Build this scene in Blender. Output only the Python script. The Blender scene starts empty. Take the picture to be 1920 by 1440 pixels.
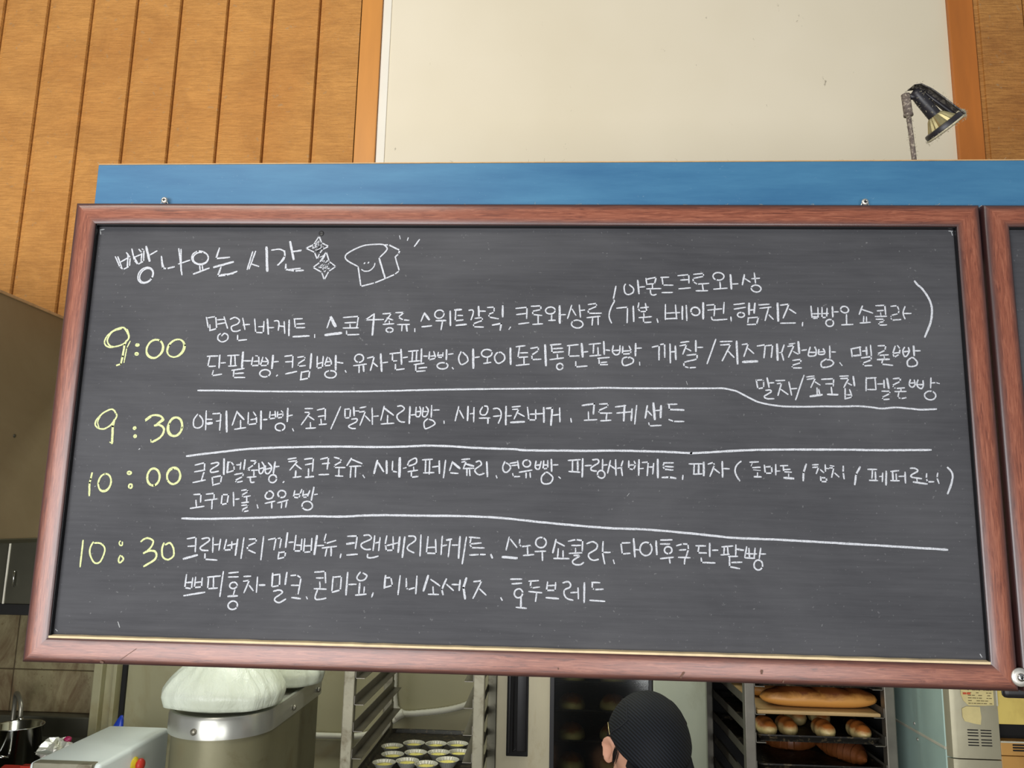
import bpy, bmesh, math, random
from mathutils import Vector, Matrix

random.seed(7)
sc = bpy.context.scene
col = sc.collection
R = math.radians

# ------------------------------------------------------------------ camera
cam_d = bpy.data.cameras.new('camera')
cam_d.sensor_width = 36.0
cam_d.lens = 36.0 * 1500.0 / 1920.0
cam_d.clip_start = 0.02
cam = bpy.data.objects.new('camera', cam_d)
col.objects.link(cam)
def cam_matrix(loc, pitch, yaw, roll):
    cr, sr = math.cos(pitch), math.sin(pitch)
    cy, sy = math.cos(yaw), math.sin(yaw)
    fwd = Vector((-sy * cr, cy * cr, sr)); right = Vector((cy, sy, 0)); up = right.cross(fwd)
    c, s = math.cos(roll), math.sin(roll)
    r2 = c * right + s * up; u2 = -s * right + c * up
    m = Matrix((r2, u2, -fwd)).transposed().to_4x4()
    m.translation = loc
    return m
cam.matrix_world = cam_matrix(Vector((0.0481, -1.0047, 1.75)), R(9.76), R(2.74), R(1.19))
sc.camera = cam
BZ = 1.8665                      # height of the chalkboard's centre

# ------------------------------------------------------------------ world, lights, exposure
w = bpy.data.worlds.new('World'); sc.world = w; w.use_nodes = True
bg = w.node_tree.nodes['Background']
bg.inputs[0].default_value = (0.93, 0.96, 1.0, 1); bg.inputs[1].default_value = 0.28
sc.view_settings.view_transform = 'Standard'
sc.view_settings.look = 'None'
sc.view_settings.exposure = 0.0
sc.view_settings.gamma = 1.0
sc.view_settings.use_curve_mapping = False

def area(name, loc, target, sx, sy, power, color):
    l = bpy.data.lights.new(name, 'AREA'); l.shape = 'RECTANGLE'; l.size = sx; l.size_y = sy
    l.energy = power; l.color = color
    o = bpy.data.objects.new(name, l); col.objects.link(o)
    o.location = loc
    o.rotation_euler = (Vector(target) - Vector(loc)).to_track_quat('-Z', 'Y').to_euler()
    o.visible_camera = True; o.visible_glossy = True; o.visible_transmission = True
    return o
# daylight through the two shop windows behind the photographer
area('daylight_window_wide', (-1.55, -3.1, 1.32), (-1.55, 0, 1.32), 2.5, 2.0, 118, (0.97, 0.98, 1.0))
area('daylight_window_narrow', (0.95, -3.1, 0.98), (0.95, 0, 0.98), 1.3, 1.25, 32, (0.97, 0.98, 1.0))
# shop ceiling lamp
area('shop_ceiling_lamp', (-0.9, -1.1, 3.2), (-0.3, 0.9, 2.6), 1.2, 0.5, 16, (1.0, 0.94, 0.84))
# kitchen ceiling lamps
area('kitchen_ceiling_lamp', (-0.9, 1.75, 3.2), (-0.9, 1.75, 0), 1.2, 0.25, 31, (0.94, 1.0, 0.92))
area('kitchen_ceiling_lamp', (1.5, 1.25, 3.2), (1.5, 1.25, 0), 1.2, 0.25, 22, (0.98, 1.0, 0.92))

# ------------------------------------------------------------------ materials
def nt(name):
    m = bpy.data.materials.new(name); m.use_nodes = True
    return m, m.node_tree.nodes, m.node_tree.links, m.node_tree.nodes['Principled BSDF']
def srgb(r, g, b):
    f = lambda c: (c / 255 / 12.92) if c <= 10 else ((c / 255 + 0.055) / 1.055) ** 2.4
    return (f(r), f(g), f(b), 1)
def coords(n, l, scale=(1, 1, 1), kind='Object'):
    tc = n.new('ShaderNodeTexCoord'); mp = n.new('ShaderNodeMapping')
    mp.inputs['Scale'].default_value = scale
    l.new(tc.outputs[kind], mp.inputs['Vector'])
    return mp.outputs['Vector']
def noise(n, l, vec, scale, detail=4, rough=0.55, dist=0.0):
    t = n.new('ShaderNodeTexNoise'); t.inputs['Scale'].default_value = scale
    t.inputs['Detail'].default_value = detail; t.inputs['Roughness'].default_value = rough
    t.inputs['Distortion'].default_value = dist
    l.new(vec, t.inputs['Vector']); return t.outputs['Fac']
def ramp(n, l, fac, stops):
    r = n.new('ShaderNodeValToRGB'); e = r.color_ramp.elements
    while len(e) < len(stops): e.new(0.5)
    for i, (p, c) in enumerate(stops):
        e[i].position = p; e[i].color = c if len(c) == 4 else (*c, 1)
    l.new(fac, r.inputs['Fac']); return r.outputs['Color']
def mix(n, l, fac, a, b, mode='MIX'):
    m = n.new('ShaderNodeMix'); m.data_type = 'RGBA'; m.blend_type = mode
    if isinstance(fac, (int, float)): m.inputs[0].default_value = fac
    else: l.new(fac, m.inputs[0])
    for s, v in ((6, a), (7, b)):
        if isinstance(v, tuple): m.inputs[s].default_value = v
        else: l.new(v, m.inputs[s])
    return m.outputs[2]
def bump(n, l, b, h, strength=0.3, dist=0.002):
    bp = n.new('ShaderNodeBump'); bp.inputs['Strength'].default_value = strength
    bp.inputs['Distance'].default_value = dist
    l.new(h, bp.inputs['Height']); l.new(bp.outputs['Normal'], b.inputs['Normal'])
def k(c, f): return (c[0] * f, c[1] * f, c[2] * f, 1)

def simple(name, c, rough=0.5, metal=0.0, var=0.15, scale=8.0, bmp=0.0, stretch=(1, 1, 1), spec=0.5, fine=0.0):
    m, n, l, b = nt(name)
    v = coords(n, l, stretch)
    f = noise(n, l, v, scale, 5, 0.6)
    cc = ramp(n, l, f, [(0.3, k(c, 1 - var)), (0.7, k(c, 1 + var))])
    if fine:
        f2 = noise(n, l, v, scale * 18, 3, 0.6)
        cc = mix(n, l, fine, cc, ramp(n, l, f2, [(0.35, k(c, 0.5)), (0.65, k(c, 1.5))]))
    l.new(cc, b.inputs['Base Color'])
    b.inputs['Roughness'].default_value = rough; b.inputs['Metallic'].default_value = metal
    b.inputs['Specular IOR Level'].default_value = spec
    if bmp: bump(n, l, b, noise(n, l, v, scale * 3, 4), bmp)
    return m
def dirty(name, c, dirt, scale=6.0, lo=0.5, hi=0.75, rough=0.6, metal=0.0, stretch=(1, 1, 1), spec=0.4):
    m, n, l, b = nt(name)
    v = coords(n, l, stretch)
    base = ramp(n, l, noise(n, l, v, scale * 0.6, 4), [(0.3, k(c, 0.88)), (0.7, k(c, 1.1))])
    f = ramp(n, l, noise(n, l, v, scale, 7, 0.65, 0.6), [(lo, (0, 0, 0)), (hi, (1, 1, 1))])
    l.new(mix(n, l, f, base, dirt), b.inputs['Base Color'])
    b.inputs['Roughness'].default_value = rough; b.inputs['Metallic'].default_value = metal
    b.inputs['Specular IOR Level'].default_value = spec
    bump(n, l, b, noise(n, l, v, scale * 8, 4), 0.15)
    return m

def plank_mat(name, c, c2, streak):
    m, n, l, b = nt(name)
    v = coords(n, l); vh = coords(n, l, (6, 6, 90))
    f1 = noise(n, l, v, 2.6, 5, 0.6, 0.4)
    base = ramp(n, l, f1, [(0.34, c), (0.5, mixc(c, c2, .35)), (0.72, c2)])
    st = ramp(n, l, noise(n, l, vh, 4.0, 5, 0.7), [(0.40, (0, 0, 0)), (0.72, (1, 1, 1))])
    base = mix(n, l, streak, base, mix(n, l, st, base, k(c2, 0.55)))
    sp = ramp(n, l, noise(n, l, v, 75, 3, 0.5), [(0.66, (0, 0, 0)), (0.74, (1, 1, 1))])
    mu = n.new('ShaderNodeMath'); mu.operation = 'MULTIPLY'; mu.inputs[1].default_value = 0.55
    l.new(sp, mu.inputs[0])
    base = mix(n, l, mu.outputs[0], base, srgb(172, 142, 104))
    l.new(base, b.inputs['Base Color'])
    bl = ramp(n, l, noise(n, l, coords(n, l, (1.2, 1, 2.0)), 5.5, 7, 0.72, 0.8), [(0.45, (0, 0, 0)), (0.75, (1, 1, 1))])
    m3 = n.new('ShaderNodeMath'); m3.operation = 'MULTIPLY'; m3.inputs[1].default_value = 0.55
    l.new(bl, m3.inputs[0]); base = mix(n, l, m3.outputs[0], base, k(c2, 0.62))
    l.new(base, b.inputs['Base Color'])
    b.inputs['Roughness'].default_value = 0.5; b.inputs['Specular IOR Level'].default_value = 0.3
    h = n.new('ShaderNodeMath'); h.operation = 'ADD'
    l.new(noise(n, l, v, 130, 4), h.inputs[0]); l.new(noise(n, l, vh, 5.0, 5, 0.7), h.inputs[1])
    bump(n, l, b, h.outputs[0], 0.7, 0.003)
    return m
def mixc(a, b, t): return tuple(a[i] * (1 - t) + b[i] * t for i in range(3)) + (1,)

def frame_mat(name, axis):
    # laminate with a printed grain along the rail and darkened (burnished) edges
    m, n, l, b = nt(name)
    s = (16, 60, 260) if axis == 'x' else (260, 60, 16)
    g = noise(n, l, coords(n, l, s), 1.5, 6, 0.7, 1.2)
    grain = ramp(n, l, g, [(0.30, srgb(90, 44, 30)), (0.48, srgb(134, 74, 52)), (0.70, srgb(166, 104, 78))])
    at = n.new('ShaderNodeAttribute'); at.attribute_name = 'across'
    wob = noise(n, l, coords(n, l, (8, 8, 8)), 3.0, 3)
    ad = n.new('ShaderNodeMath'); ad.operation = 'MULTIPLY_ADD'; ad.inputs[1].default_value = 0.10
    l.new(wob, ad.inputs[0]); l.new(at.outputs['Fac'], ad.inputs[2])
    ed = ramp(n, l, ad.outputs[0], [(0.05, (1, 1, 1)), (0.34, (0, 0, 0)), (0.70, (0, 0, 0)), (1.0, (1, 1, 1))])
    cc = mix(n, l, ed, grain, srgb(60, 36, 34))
    l.new(cc, b.inputs['Base Color'])
    b.inputs['Roughness'].default_value = 0.32; b.inputs['Specular IOR Level'].default_value = 0.70
    b.inputs['Coat Weight'].default_value = 0.22; b.inputs['Coat Roughness'].default_value = 0.2
    bump(n, l, b, g, 0.12, 0.0006)
    return m

def board_mat():
    m, n, l, b = nt('chalkboard_slate')
    v = coords(n, l)
    smear = noise(n, l, coords(n, l, (3, 3, 60)), 2.5, 6, 0.7)
    cloud = noise(n, l, coords(n, l, (1.6, 1, 3.2)), 2.0, 5, 0.6, 0.5)
    base = ramp(n, l, smear, [(0.3, srgb(57, 57, 60)), (0.7, srgb(70, 70, 73))])
    cl = ramp(n, l, cloud, [(0.35, (0, 0, 0)), (0.75, (1, 1, 1))])
    mu = n.new('ShaderNodeMath'); mu.operation = 'MULTIPLY'; mu.inputs[1].default_value = 0.34
    l.new(cl, mu.inputs[0])
    base = mix(n, l, mu.outputs[0], base, srgb(108, 108, 110))
    sp = ramp(n, l, noise(n, l, v, 260, 2, 0.5), [(0.70, (0, 0, 0)), (0.80, (1, 1, 1))])
    mu2 = n.new('ShaderNodeMath'); mu2.operation = 'MULTIPLY'; mu2.inputs[1].default_value = 0.35
    l.new(sp, mu2.inputs[0])
    base = mix(n, l, mu2.outputs[0], base, srgb(150, 150, 150))
    l.new(base, b.inputs['Base Color'])
    b.inputs['Roughness'].default_value = 0.62; b.inputs['Specular IOR Level'].default_value = 0.22
    return m

def chalk_mat(name, c, lo):
    m, n, l, b = nt(name)
    f = noise(n, l, coords(n, l), 700, 4, 0.7)
    l.new(ramp(n, l, f, [(0.30, lo), (0.52, c)]), b.inputs['Base Color'])
    b.inputs['Roughness'].default_value = 0.95; b.inputs['Specular IOR Level'].default_value = 0.1
    return m

def blue_mat():
    m, n, l, b = nt('blue_paint')
    v = coords(n, l)
    base = ramp(n, l, noise(n, l, coords(n, l, (1, 1, 7)), 5, 5, 0.65), [(0.3, srgb(48, 100, 138)), (0.7, srgb(66, 120, 154))])
    sp = ramp(n, l, noise(n, l, coords(n, l, (1, 1, 1.6)), 120, 3, 0.6, 1.5), [(0.69, (0, 0, 0)), (0.80, (1, 1, 1))])
    mu = n.new('ShaderNodeMath'); mu.operation = 'MULTIPLY'; mu.inputs[1].default_value = 0.5
    l.new(sp, mu.inputs[0])
    l.new(mix(n, l, mu.outputs[0], base, srgb(150, 180, 196)), b.inputs['Base Color'])
    b.inputs['Roughness'].default_value = 0.42
    return m

def cream_mat():
    m, n, l, b = nt('cream_paint')
    v = coords(n, l)
    base = ramp(n, l, noise(n, l, v, 1.4, 4), [(0.3, srgb(222, 210, 182)), (0.7, srgb(232, 221, 196))])
    sp = ramp(n, l, noise(n, l, coords(n, l, (1, 1, 0.6)), 38, 5, 0.75, 0.4), [(0.685, (0, 0, 0)), (0.73, (1, 1, 1))])
    mu = n.new('ShaderNodeMath'); mu.operation = 'MULTIPLY'; mu.inputs[1].default_value = 0.6
    l.new(sp, mu.inputs[0])
    l.new(mix(n, l, mu.outputs[0], base, srgb(120, 106, 84)), b.inputs['Base Color'])
    b.inputs['Roughness'].default_value = 0.6
    bump(n, l, b, noise(n, l, v, 60, 4), 0.06)
    return m

def tile_mat():
    m, n, l, b = nt('stained_tile')
    v = coords(n, l)
    base = ramp(n, l, noise(n, l, v, 5, 5), [(0.3, srgb(128, 118, 84)), (0.7, srgb(156, 146, 110))])
    st = ramp(n, l, noise(n, l, coords(n, l, (1.2, 1, 0.8)), 3.4, 7, 0.7, 0.7), [(0.38, (0, 0, 0)), (0.60, (1, 1, 1))])
    base = mix(n, l, st, base, srgb(84, 58, 30))
    sp = ramp(n, l, noise(n, l, v, 90, 3), [(0.62, (0, 0, 0)), (0.72, (1, 1, 1))])
    l.new(mix(n, l, sp, base, srgb(110, 94, 62)), b.inputs['Base Color'])
    b.inputs['Roughness'].default_value = 0.45
    return m

def cap_mat():
    m, n, l, b = nt('black_mesh_cloth')
    v = coords(n, l)
    wv = n.new('ShaderNodeTexWave'); wv.wave_type = 'BANDS'; wv.bands_direction = 'DIAGONAL'
    wv.inputs['Scale'].default_value = 78; wv.inputs['Distortion'].default_value = 0.3
    mp = coords(n, l, (1, 0.25, 1.0))
    l.new(mp, wv.inputs['Vector'])
    l.new(ramp(n, l, wv.outputs['Fac'], [(0.25, srgb(6, 6, 7)), (0.8, srgb(27, 32, 39))]), b.inputs['Base Color'])
    b.inputs['Roughness'].default_value = 0.75
    b.inputs['Specular IOR Level'].default_value = 0.3
    bump(n, l, b, wv.outputs['Fac'], 0.5, 0.001)
    return m

def wrinkle_mat():
    m, n, l, b = nt('clear_plastic_over_flour')
    v = coords(n, l, (7, 7, 2.2))
    h = noise(n, l, v, 4, 6, 0.6, 2.0)
    l.new(ramp(n, l, noise(n, l, coords(n, l), 5, 4), [(0.3, srgb(194, 200, 176)), (0.7, srgb(224, 231, 214))]), b.inputs['Base Color'])
    b.inputs['Roughness'].default_value = 0.28
    b.inputs['Subsurface Weight'].default_value = 0.12
    b.inputs['Subsurface Radius'].default_value = (0.02, 0.02, 0.015)
    bump(n, l, b, h, 0.6, 0.006)
    return m

def bread_mat(name, top, side, lo, hi, z0, z1):
    # crust browner on its crown: baking colour follows the loaf's own height
    m, n, l, b = nt(name)
    tc = n.new('ShaderNodeTexCoord'); sp = n.new('ShaderNodeSeparateXYZ')
    l.new(tc.outputs['Generated'], sp.inputs[0])
    f = noise(n, l, coords(n, l, (1, 2.2, 1.6)), 16, 5, 0.65, 0.6)
    a = n.new('ShaderNodeMath'); a.operation = 'MULTIPLY_ADD'; a.inputs[1].default_value = 0.62
    l.new(f, a.inputs[0]); l.new(sp.outputs['Z'], a.inputs[2])
    l.new(ramp(n, l, a.outputs[0], [(lo, side), (hi, top)]), b.inputs['Base Color'])
    b.inputs['Roughness'].default_value = 0.45
    bump(n, l, b, noise(n, l, coords(n, l), 90, 4), 0.25)
    return m

M = {}
M['plank'] = plank_mat('varnished_planks', srgb(219, 158, 84), srgb(196, 132, 64), 0.6)
M['plank_dark'] = plank_mat('brown_planks', srgb(206, 146, 76), srgb(176, 112, 52), 0.9)
M['stile'] = simple('varnished_stile', srgb(208, 140, 64), 0.42, var=0.08, scale=3, stretch=(8, 8, 1))
M['stile_dark'] = simple('brown_stile', srgb(184, 108, 40), 0.42, var=0.12, scale=3, stretch=(8, 8, 1))
M['cream'] = cream_mat()
M['white_trim'] = simple('white_trim_paint', srgb(236, 230, 214), 0.5, var=0.03)
M['frame_h'] = frame_mat('red_brown_laminate_along', 'x')
M['frame_v'] = frame_mat('red_brown_laminate_upright', 'z')
M['edge'] = simple('edge_highlight_paint', srgb(196, 178, 164), 0.7, var=0.25, scale=60)  # pale tone for the painted highlight on the frame's top edge
M['nick'] = simple('worn_brown_nick', srgb(104, 76, 62), 0.8, var=0.2, scale=200)
M['liner'] = simple('black_liner', srgb(14, 14, 16), 0.35, var=0.3, scale=40)
M['ledge'] = simple('bare_board_edge', srgb(222, 200, 158), 0.75, var=0.12, scale=50)
M['slate'] = board_mat()
M['white'] = chalk_mat('white_chalk', srgb(203, 205, 210), srgb(132, 134, 138))
M['yellow'] = chalk_mat('yellow_chalk', srgb(216, 222, 164), srgb(150, 154, 112))
M['dust'] = chalk_mat('chalk_dust', srgb(176, 178, 178), srgb(110, 111, 112))
M['blue'] = blue_mat()
M['raw'] = simple('raw_wood_edge', srgb(198, 160, 112), 0.7, var=0.15, scale=40)
M['steel'] = simple('brushed_steel', srgb(150, 146, 132), 0.38, 0.75, var=0.12, scale=6, stretch=(1, 1, 9))
M['chrome'] = simple('chrome', srgb(200, 200, 196), 0.14, 1.0, var=0.05)
M['screw'] = simple('zinc_screw', srgb(206, 202, 192), 0.35, 0.7, var=0.1, scale=80)
M['hood'] = dirty('hood_steel', srgb(152, 134, 102), srgb(122, 102, 70), 1.8, 0.4, 0.8, 0.5, 0.0)  # brown base with darker random patches
M['darksteel'] = simple('dark_steel', srgb(84, 82, 70), 0.36, 0.6, var=0.15, scale=4)
M['black'] = simple('black_plastic', srgb(22, 21, 22), 0.4, var=0.2, scale=20)
M['blackpit'] = simple('flat_black', srgb(10, 9, 8), 0.8, var=0.2)  # plain black, also stands in for the shade around the bread rack
M['lampblack'] = simple('lamp_black_enamel', srgb(38, 36, 40), 0.38, var=0.2, scale=60)
M['yoke'] = dirty('dusty_black_enamel', srgb(66, 62, 62), srgb(150, 144, 132), 120, 0.48, 0.66, 0.7)
M['brass'] = simple('brass_reflector', srgb(168, 158, 116), 0.36, 0.6, var=0.2, scale=60)
M['lampglass'] = simple('dusty_glass', srgb(196, 188, 158), 0.4, var=0.12, scale=60)
M['fuzz'] = simple('dust_fuzz', srgb(168, 160, 136), 1.0, var=0.1)
M['rust'] = dirty('dusty_pole', srgb(104, 92, 84), srgb(170, 158, 140), 220, 0.5, 0.62, 0.7)
M['floor'] = dirty('floor_tile', srgb(120, 112, 98), srgb(80, 72, 60), 3, 0.5, 0.8, 0.5)
M['ceil'] = simple('ceiling_paint', srgb(206, 202, 186), 0.8, var=0.03)
M['kwall'] = dirty('kitchen_wall_paint', srgb(158, 153, 120), srgb(130, 116, 72), 2.6, 0.52, 0.82, 0.6)
M['tile'] = tile_mat()
M['grout'] = simple('grout', srgb(74, 62, 42), 0.9, var=0.2, scale=20)
M['pipe'] = simple('white_conduit', srgb(190, 188, 170), 0.5, var=0.08, scale=20)
M['alu'] = dirty('worn_aluminium', srgb(146, 142, 122), srgb(98, 88, 66), 14, 0.5, 0.7, 0.5, 0.45)
M['rail'] = simple('grey_rail', srgb(112, 108, 98), 0.4, 0.6, var=0.2, scale=12)
M['pan'] = dirty('baking_pan', srgb(26, 23, 20), srgb(96, 84, 62), 60, 0.54, 0.66, 0.5, 0.2)
M['foil'] = simple('aluminium_foil', srgb(228, 228, 214), 0.3, 0.45, var=0.1, scale=60)
M['custard'] = simple('yellow_filling', srgb(244, 232, 120), 0.45, var=0.08, scale=30)
M['plywood'] = simple('plywood', srgb(176, 146, 98), 0.6, var=0.15, scale=6, stretch=(1, 9, 1))
M['grey_white'] = simple('pale_enamel', srgb(228, 236, 232), 0.32, var=0.03)
M['ovenpanel'] = dirty('oven_enamel', srgb(184, 176, 148), srgb(150, 128, 84), 3.5, 0.58, 0.85, 0.45, 0.1, (3, 3, 1))
M['ovenside'] = dirty('oven_side_steel', srgb(168, 174, 152), srgb(140, 140, 116), 3, 0.5, 0.8, 0.45, 0.2, (2, 2, 1))
M['teal'] = dirty('teal_enamel', srgb(172, 198, 188), srgb(144, 134, 96), 5, 0.62, 0.85, 0.4, 0.1)
M['yellowsteel'] = dirty('yellow_steel', srgb(222, 198, 108), srgb(180, 148, 72), 5, 0.5, 0.8, 0.4, 0.0)  # warm yellow base with darker random patches
M['brownsteel'] = dirty('brown_steel', srgb(194, 146, 78), srgb(140, 92, 44), 5, 0.45, 0.8, 0.4, 0.0)
M['colsteel'] = dirty('column_steel', srgb(172, 166, 140), srgb(150, 134, 88), 5, 0.5, 0.8, 0.36, 0.45)
M['bin'] = dirty('steel_bin', srgb(132, 128, 100), srgb(100, 86, 54), 7, 0.56, 0.8, 0.4, 0.35, (1, 1, 0.6))
M['rim'] = simple('polished_rim', srgb(186, 186, 176), 0.28, 0.7, var=0.08, scale=10)
M['bag'] = wrinkle_mat()
M['bluebag'] = simple('blue_plastic', srgb(28, 60, 170), 0.35, var=0.2, scale=30)
M['red'] = simple('red_plastic', srgb(206, 58, 44), 0.4, var=0.1)
M['yellowplastic'] = simple('yellow_plastic', srgb(226, 200, 40), 0.4, var=0.08)
M['magenta'] = simple('magenta_plastic', srgb(170, 40, 90), 0.4, var=0.1)
M['paper'] = simple('yellowed_paper', srgb(216, 200, 140), 0.8, var=0.08, scale=30)
M['ink'] = simple('grey_ink', srgb(110, 98, 66), 0.9, var=0.1)
M['redink'] = simple('red_ink', srgb(206, 92, 60), 0.9, var=0.1)
M['skin'] = simple('skin', srgb(214, 160, 132), 0.5, var=0.06, scale=30)
M['hair'] = simple('dark_hair', srgb(26, 20, 18), 0.5, var=0.3, scale=200)
M['cap'] = cap_mat()
M['shirt'] = simple('black_shirt', srgb(30, 30, 33), 0.85, var=0.1, scale=40)
M['trousers'] = simple('dark_trousers', srgb(44, 46, 54), 0.85, var=0.1, scale=40)
M['shoe'] = simple('black_shoe', srgb(20, 20, 20), 0.5, var=0.1)
M['gold'] = simple('pale_strap', srgb(196, 176, 120), 0.35, 0.4, var=0.1)
M['baguette'] = bread_mat('baguette_crust', srgb(104, 54, 20), srgb(212, 150, 74), 0.72, 1.26, 0, 1)
M['roll'] = bread_mat('roll_crust', srgb(170, 100, 42), srgb(226, 204, 142), 0.72, 1.25, 0, 1)
M['croissant'] = bread_mat('croissant_crust', srgb(82, 42, 18), srgb(136, 78, 36), 0.5, 1.2, 0, 1)
def glass_mat():
    m, n, l, b = nt('oven_glass')
    tr = n.new('ShaderNodeBsdfTransparent'); tr.inputs[0].default_value = (0.56, 0.58, 0.54, 1)
    gl = n.new('ShaderNodeBsdfGlossy'); gl.inputs['Roughness'].default_value = 0.12
    gl.inputs['Color'].default_value = (0.8, 0.8, 0.8, 1)
    mx = n.new('ShaderNodeMixShader'); mx.inputs[0].default_value = 0.10
    l.new(tr.outputs[0], mx.inputs[1]); l.new(gl.outputs[0], mx.inputs[2])
    l.new(mx.outputs[0], n['Material Output'].inputs['Surface'])
    return m
M['glass'] = glass_mat()

# ------------------------------------------------------------------ mesh helpers
def B(): return bmesh.new()
def box(bm, x0, x1, y0, y1, z0, z1, bevel=0.0, seg=2, rot=None, about=None):
    r = bmesh.ops.create_cube(bm, size=1.0)
    vs = r['verts']
    bmesh.ops.scale(bm, verts=vs, vec=(x1 - x0, y1 - y0, z1 - z0))
    bmesh.ops.translate(bm, verts=vs, vec=((x0 + x1) / 2, (y0 + y1) / 2, (z0 + z1) / 2))
    if bevel:
        es = list({e for v in vs for e in v.link_edges})
        rb = bmesh.ops.bevel(bm, geom=es, offset=bevel, segments=seg, profile=0.6, affect='EDGES')
        vs = list({v for f in rb['faces'] for v in f.verts} | {v for v in vs if v.is_valid})
    if rot is not None:
        bmesh.ops.rotate(bm, verts=[v for v in vs if v.is_valid], cent=about or ((x0 + x1) / 2, (y0 + y1) / 2, (z0 + z1) / 2), matrix=rot)
    return vs
def catmull(pts, n=6, closed=False):
    P = [Vector(p) for p in pts]; out = []
    m = len(P)
    for i in range(m if closed else m - 1):
        p0 = P[(i - 1) % m] if (closed or i > 0) else P[0] * 2 - P[1]
        p1 = P[i]; p2 = P[(i + 1) % m]
        p3 = P[(i + 2) % m] if (closed or i + 2 < m) else P[-1] * 2 - P[-2]
        for j in range(n):
            t = j / n
            out.append(0.5 * ((2 * p1) + (p2 - p0) * t + (2 * p0 - 5 * p1 + 4 * p2 - p3) * t * t + (3 * p1 - p0 - 3 * p2 + p3) * t ** 3))
    if not closed: out.append(P[-1])
    return out
def tube(bm, pts, r, seg=10, cap=True, closed=False):
    P = [Vector(p) for p in pts]; rings = []; m = len(P)
    prev = None
    for i, p in enumerate(P):
        if closed: t = (P[(i + 1) % m] - P[i - 1]).normalized()
        else: t = (P[min(i + 1, m - 1)] - P[max(i - 1, 0)]).normalized()
        if prev is None:
            a = Vector((0, 0, 1)) if abs(t.z) < 0.9 else Vector((1, 0, 0))
            nrm = (a - t * a.dot(t)).normalized()
        else: nrm = (prev - t * prev.dot(t)).normalized()
        prev = nrm; bi = t.cross(nrm)
        rr = r[i] if isinstance(r, (list, tuple)) else r
        rings.append([bm.verts.new(p + (nrm * math.cos(2 * math.pi * q / seg) + bi * math.sin(2 * math.pi * q / seg)) * rr) for q in range(seg)])
    for i in range(m if closed else m - 1):
        a, b = rings[i], rings[(i + 1) % m]
        for q in range(seg): bm.faces.new((a[q], a[(q + 1) % seg], b[(q + 1) % seg], b[q]))
    if cap and not closed:
        bm.faces.new(rings[0][::-1]); bm.faces.new(rings[-1])
def lathe(bm, prof, origin, axis=(0, 0, 1), seg=32, wob=None):
    ax = Vector(axis).normalized(); q = Vector((0, 0, 1)).rotation_difference(ax).to_matrix()
    o = Vector(origin); rings = []
    for r, h in prof:
        ring = []
        for i in range(seg):
            a = 2 * math.pi * i / seg; rr = r * (wob(i, h) if wob else 1)
            ring.append(bm.verts.new(o + q @ Vector((rr * math.cos(a), rr * math.sin(a), h))))
        rings.append(ring)
    for a, b in zip(rings, rings[1:]):
        for i in range(seg): bm.faces.new((a[i], a[(i + 1) % seg], b[(i + 1) % seg], b[i]))
    if prof[0][0] > 1e-6: bm.faces.new(rings[0][::-1])
    if prof[-1][0] > 1e-6: bm.faces.new(rings[-1])
    bmesh.ops.remove_doubles(bm, verts=bm.verts, dist=1e-6)
def grid(bm, fn, nu, nv, closed_u=False):
    V = [[bm.verts.new(fn(i, j)) for j in range(nv)] for i in range(nu)]
    for i in range(nu if closed_u else nu - 1):
        for j in range(nv - 1):
            bm.faces.new((V[i][j], V[(i + 1) % nu][j], V[(i + 1) % nu][j + 1], V[i][j + 1]))
    return V
def prism_z(bm, pts, z0, z1):
    a = [bm.verts.new((x, y, z0)) for x, y in pts]; b = [bm.verts.new((x, y, z1)) for x, y in pts]
    n = len(pts)
    for i in range(n): bm.faces.new((a[i], a[(i + 1) % n], b[(i + 1) % n], b[i]))
    bm.faces.new(a[::-1]); bm.faces.new(b)
def ribbon(bm, pts, wd, y, taper=True, jit=0.13):
    P = [Vector(p) for p in pts]; m = len(P); L = []; Rr = []
    for i, p in enumerate(P):
        t = (P[min(i + 1, m - 1)] - P[max(i - 1, 0)])
        if t.length < 1e-9: t = Vector((1, 0))
        t.normalize(); nrm = Vector((-t.y, t.x))
        f = 0.72 if taper and (i == 0 or i == m - 1) else 1.0
        a = wd / 2 * f * (1 + random.uniform(-jit, jit)); b = wd / 2 * f * (1 + random.uniform(-jit, jit))
        L.append(bm.verts.new((p.x + nrm.x * a, y, p.y + nrm.y * a)))
        Rr.append(bm.verts.new((p.x - nrm.x * b, y, p.y - nrm.y * b)))
    for i in range(m - 1): bm.faces.new((L[i], Rr[i], Rr[i + 1], L[i + 1]))
def resample(P, step):
    out = [P[0]]
    for a, b in zip(P, P[1:]):
        d = (b - a).length; n = max(1, int(d / step))
        for j in range(1, n + 1): out.append(a + (b - a) * j / n)
    return out

def obj(name, bm, mat, parent=None, smooth=False, label=None, recalc=True):
    if recalc: bmesh.ops.recalc_face_normals(bm, faces=bm.faces)
    me = bpy.data.meshes.new(name); bm.to_mesh(me); bm.free()
    o = bpy.data.objects.new(name, me); col.objects.link(o)
    me.materials.append(M[mat] if isinstance(mat, str) else mat)
    if smooth:
        for p in me.polygons: p.use_smooth = True
        if smooth == 'auto':
            try: me.set_sharp_from_angle(angle=R(35))
            except Exception: pass
    if parent is not None:
        o.parent = parent
        o.matrix_parent_inverse = Matrix.Translation(-parent.location)
    if label: o['label'] = label
    return o
def tag(o, label, cat, group=None):
    o['label'] = label; o['category'] = cat
    if group: o['group'] = group
    return o
def thing(name, label, cat, loc, group=None):
    o = bpy.data.objects.new(name, None); col.objects.link(o); o.location = loc
    o.empty_display_size = 0.05
    return tag(o, label, cat, group)
def struct(name, bm, mat, smooth=False):
    o = obj(name, bm, mat, None, smooth); o['kind'] = 'structure'; return o
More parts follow.
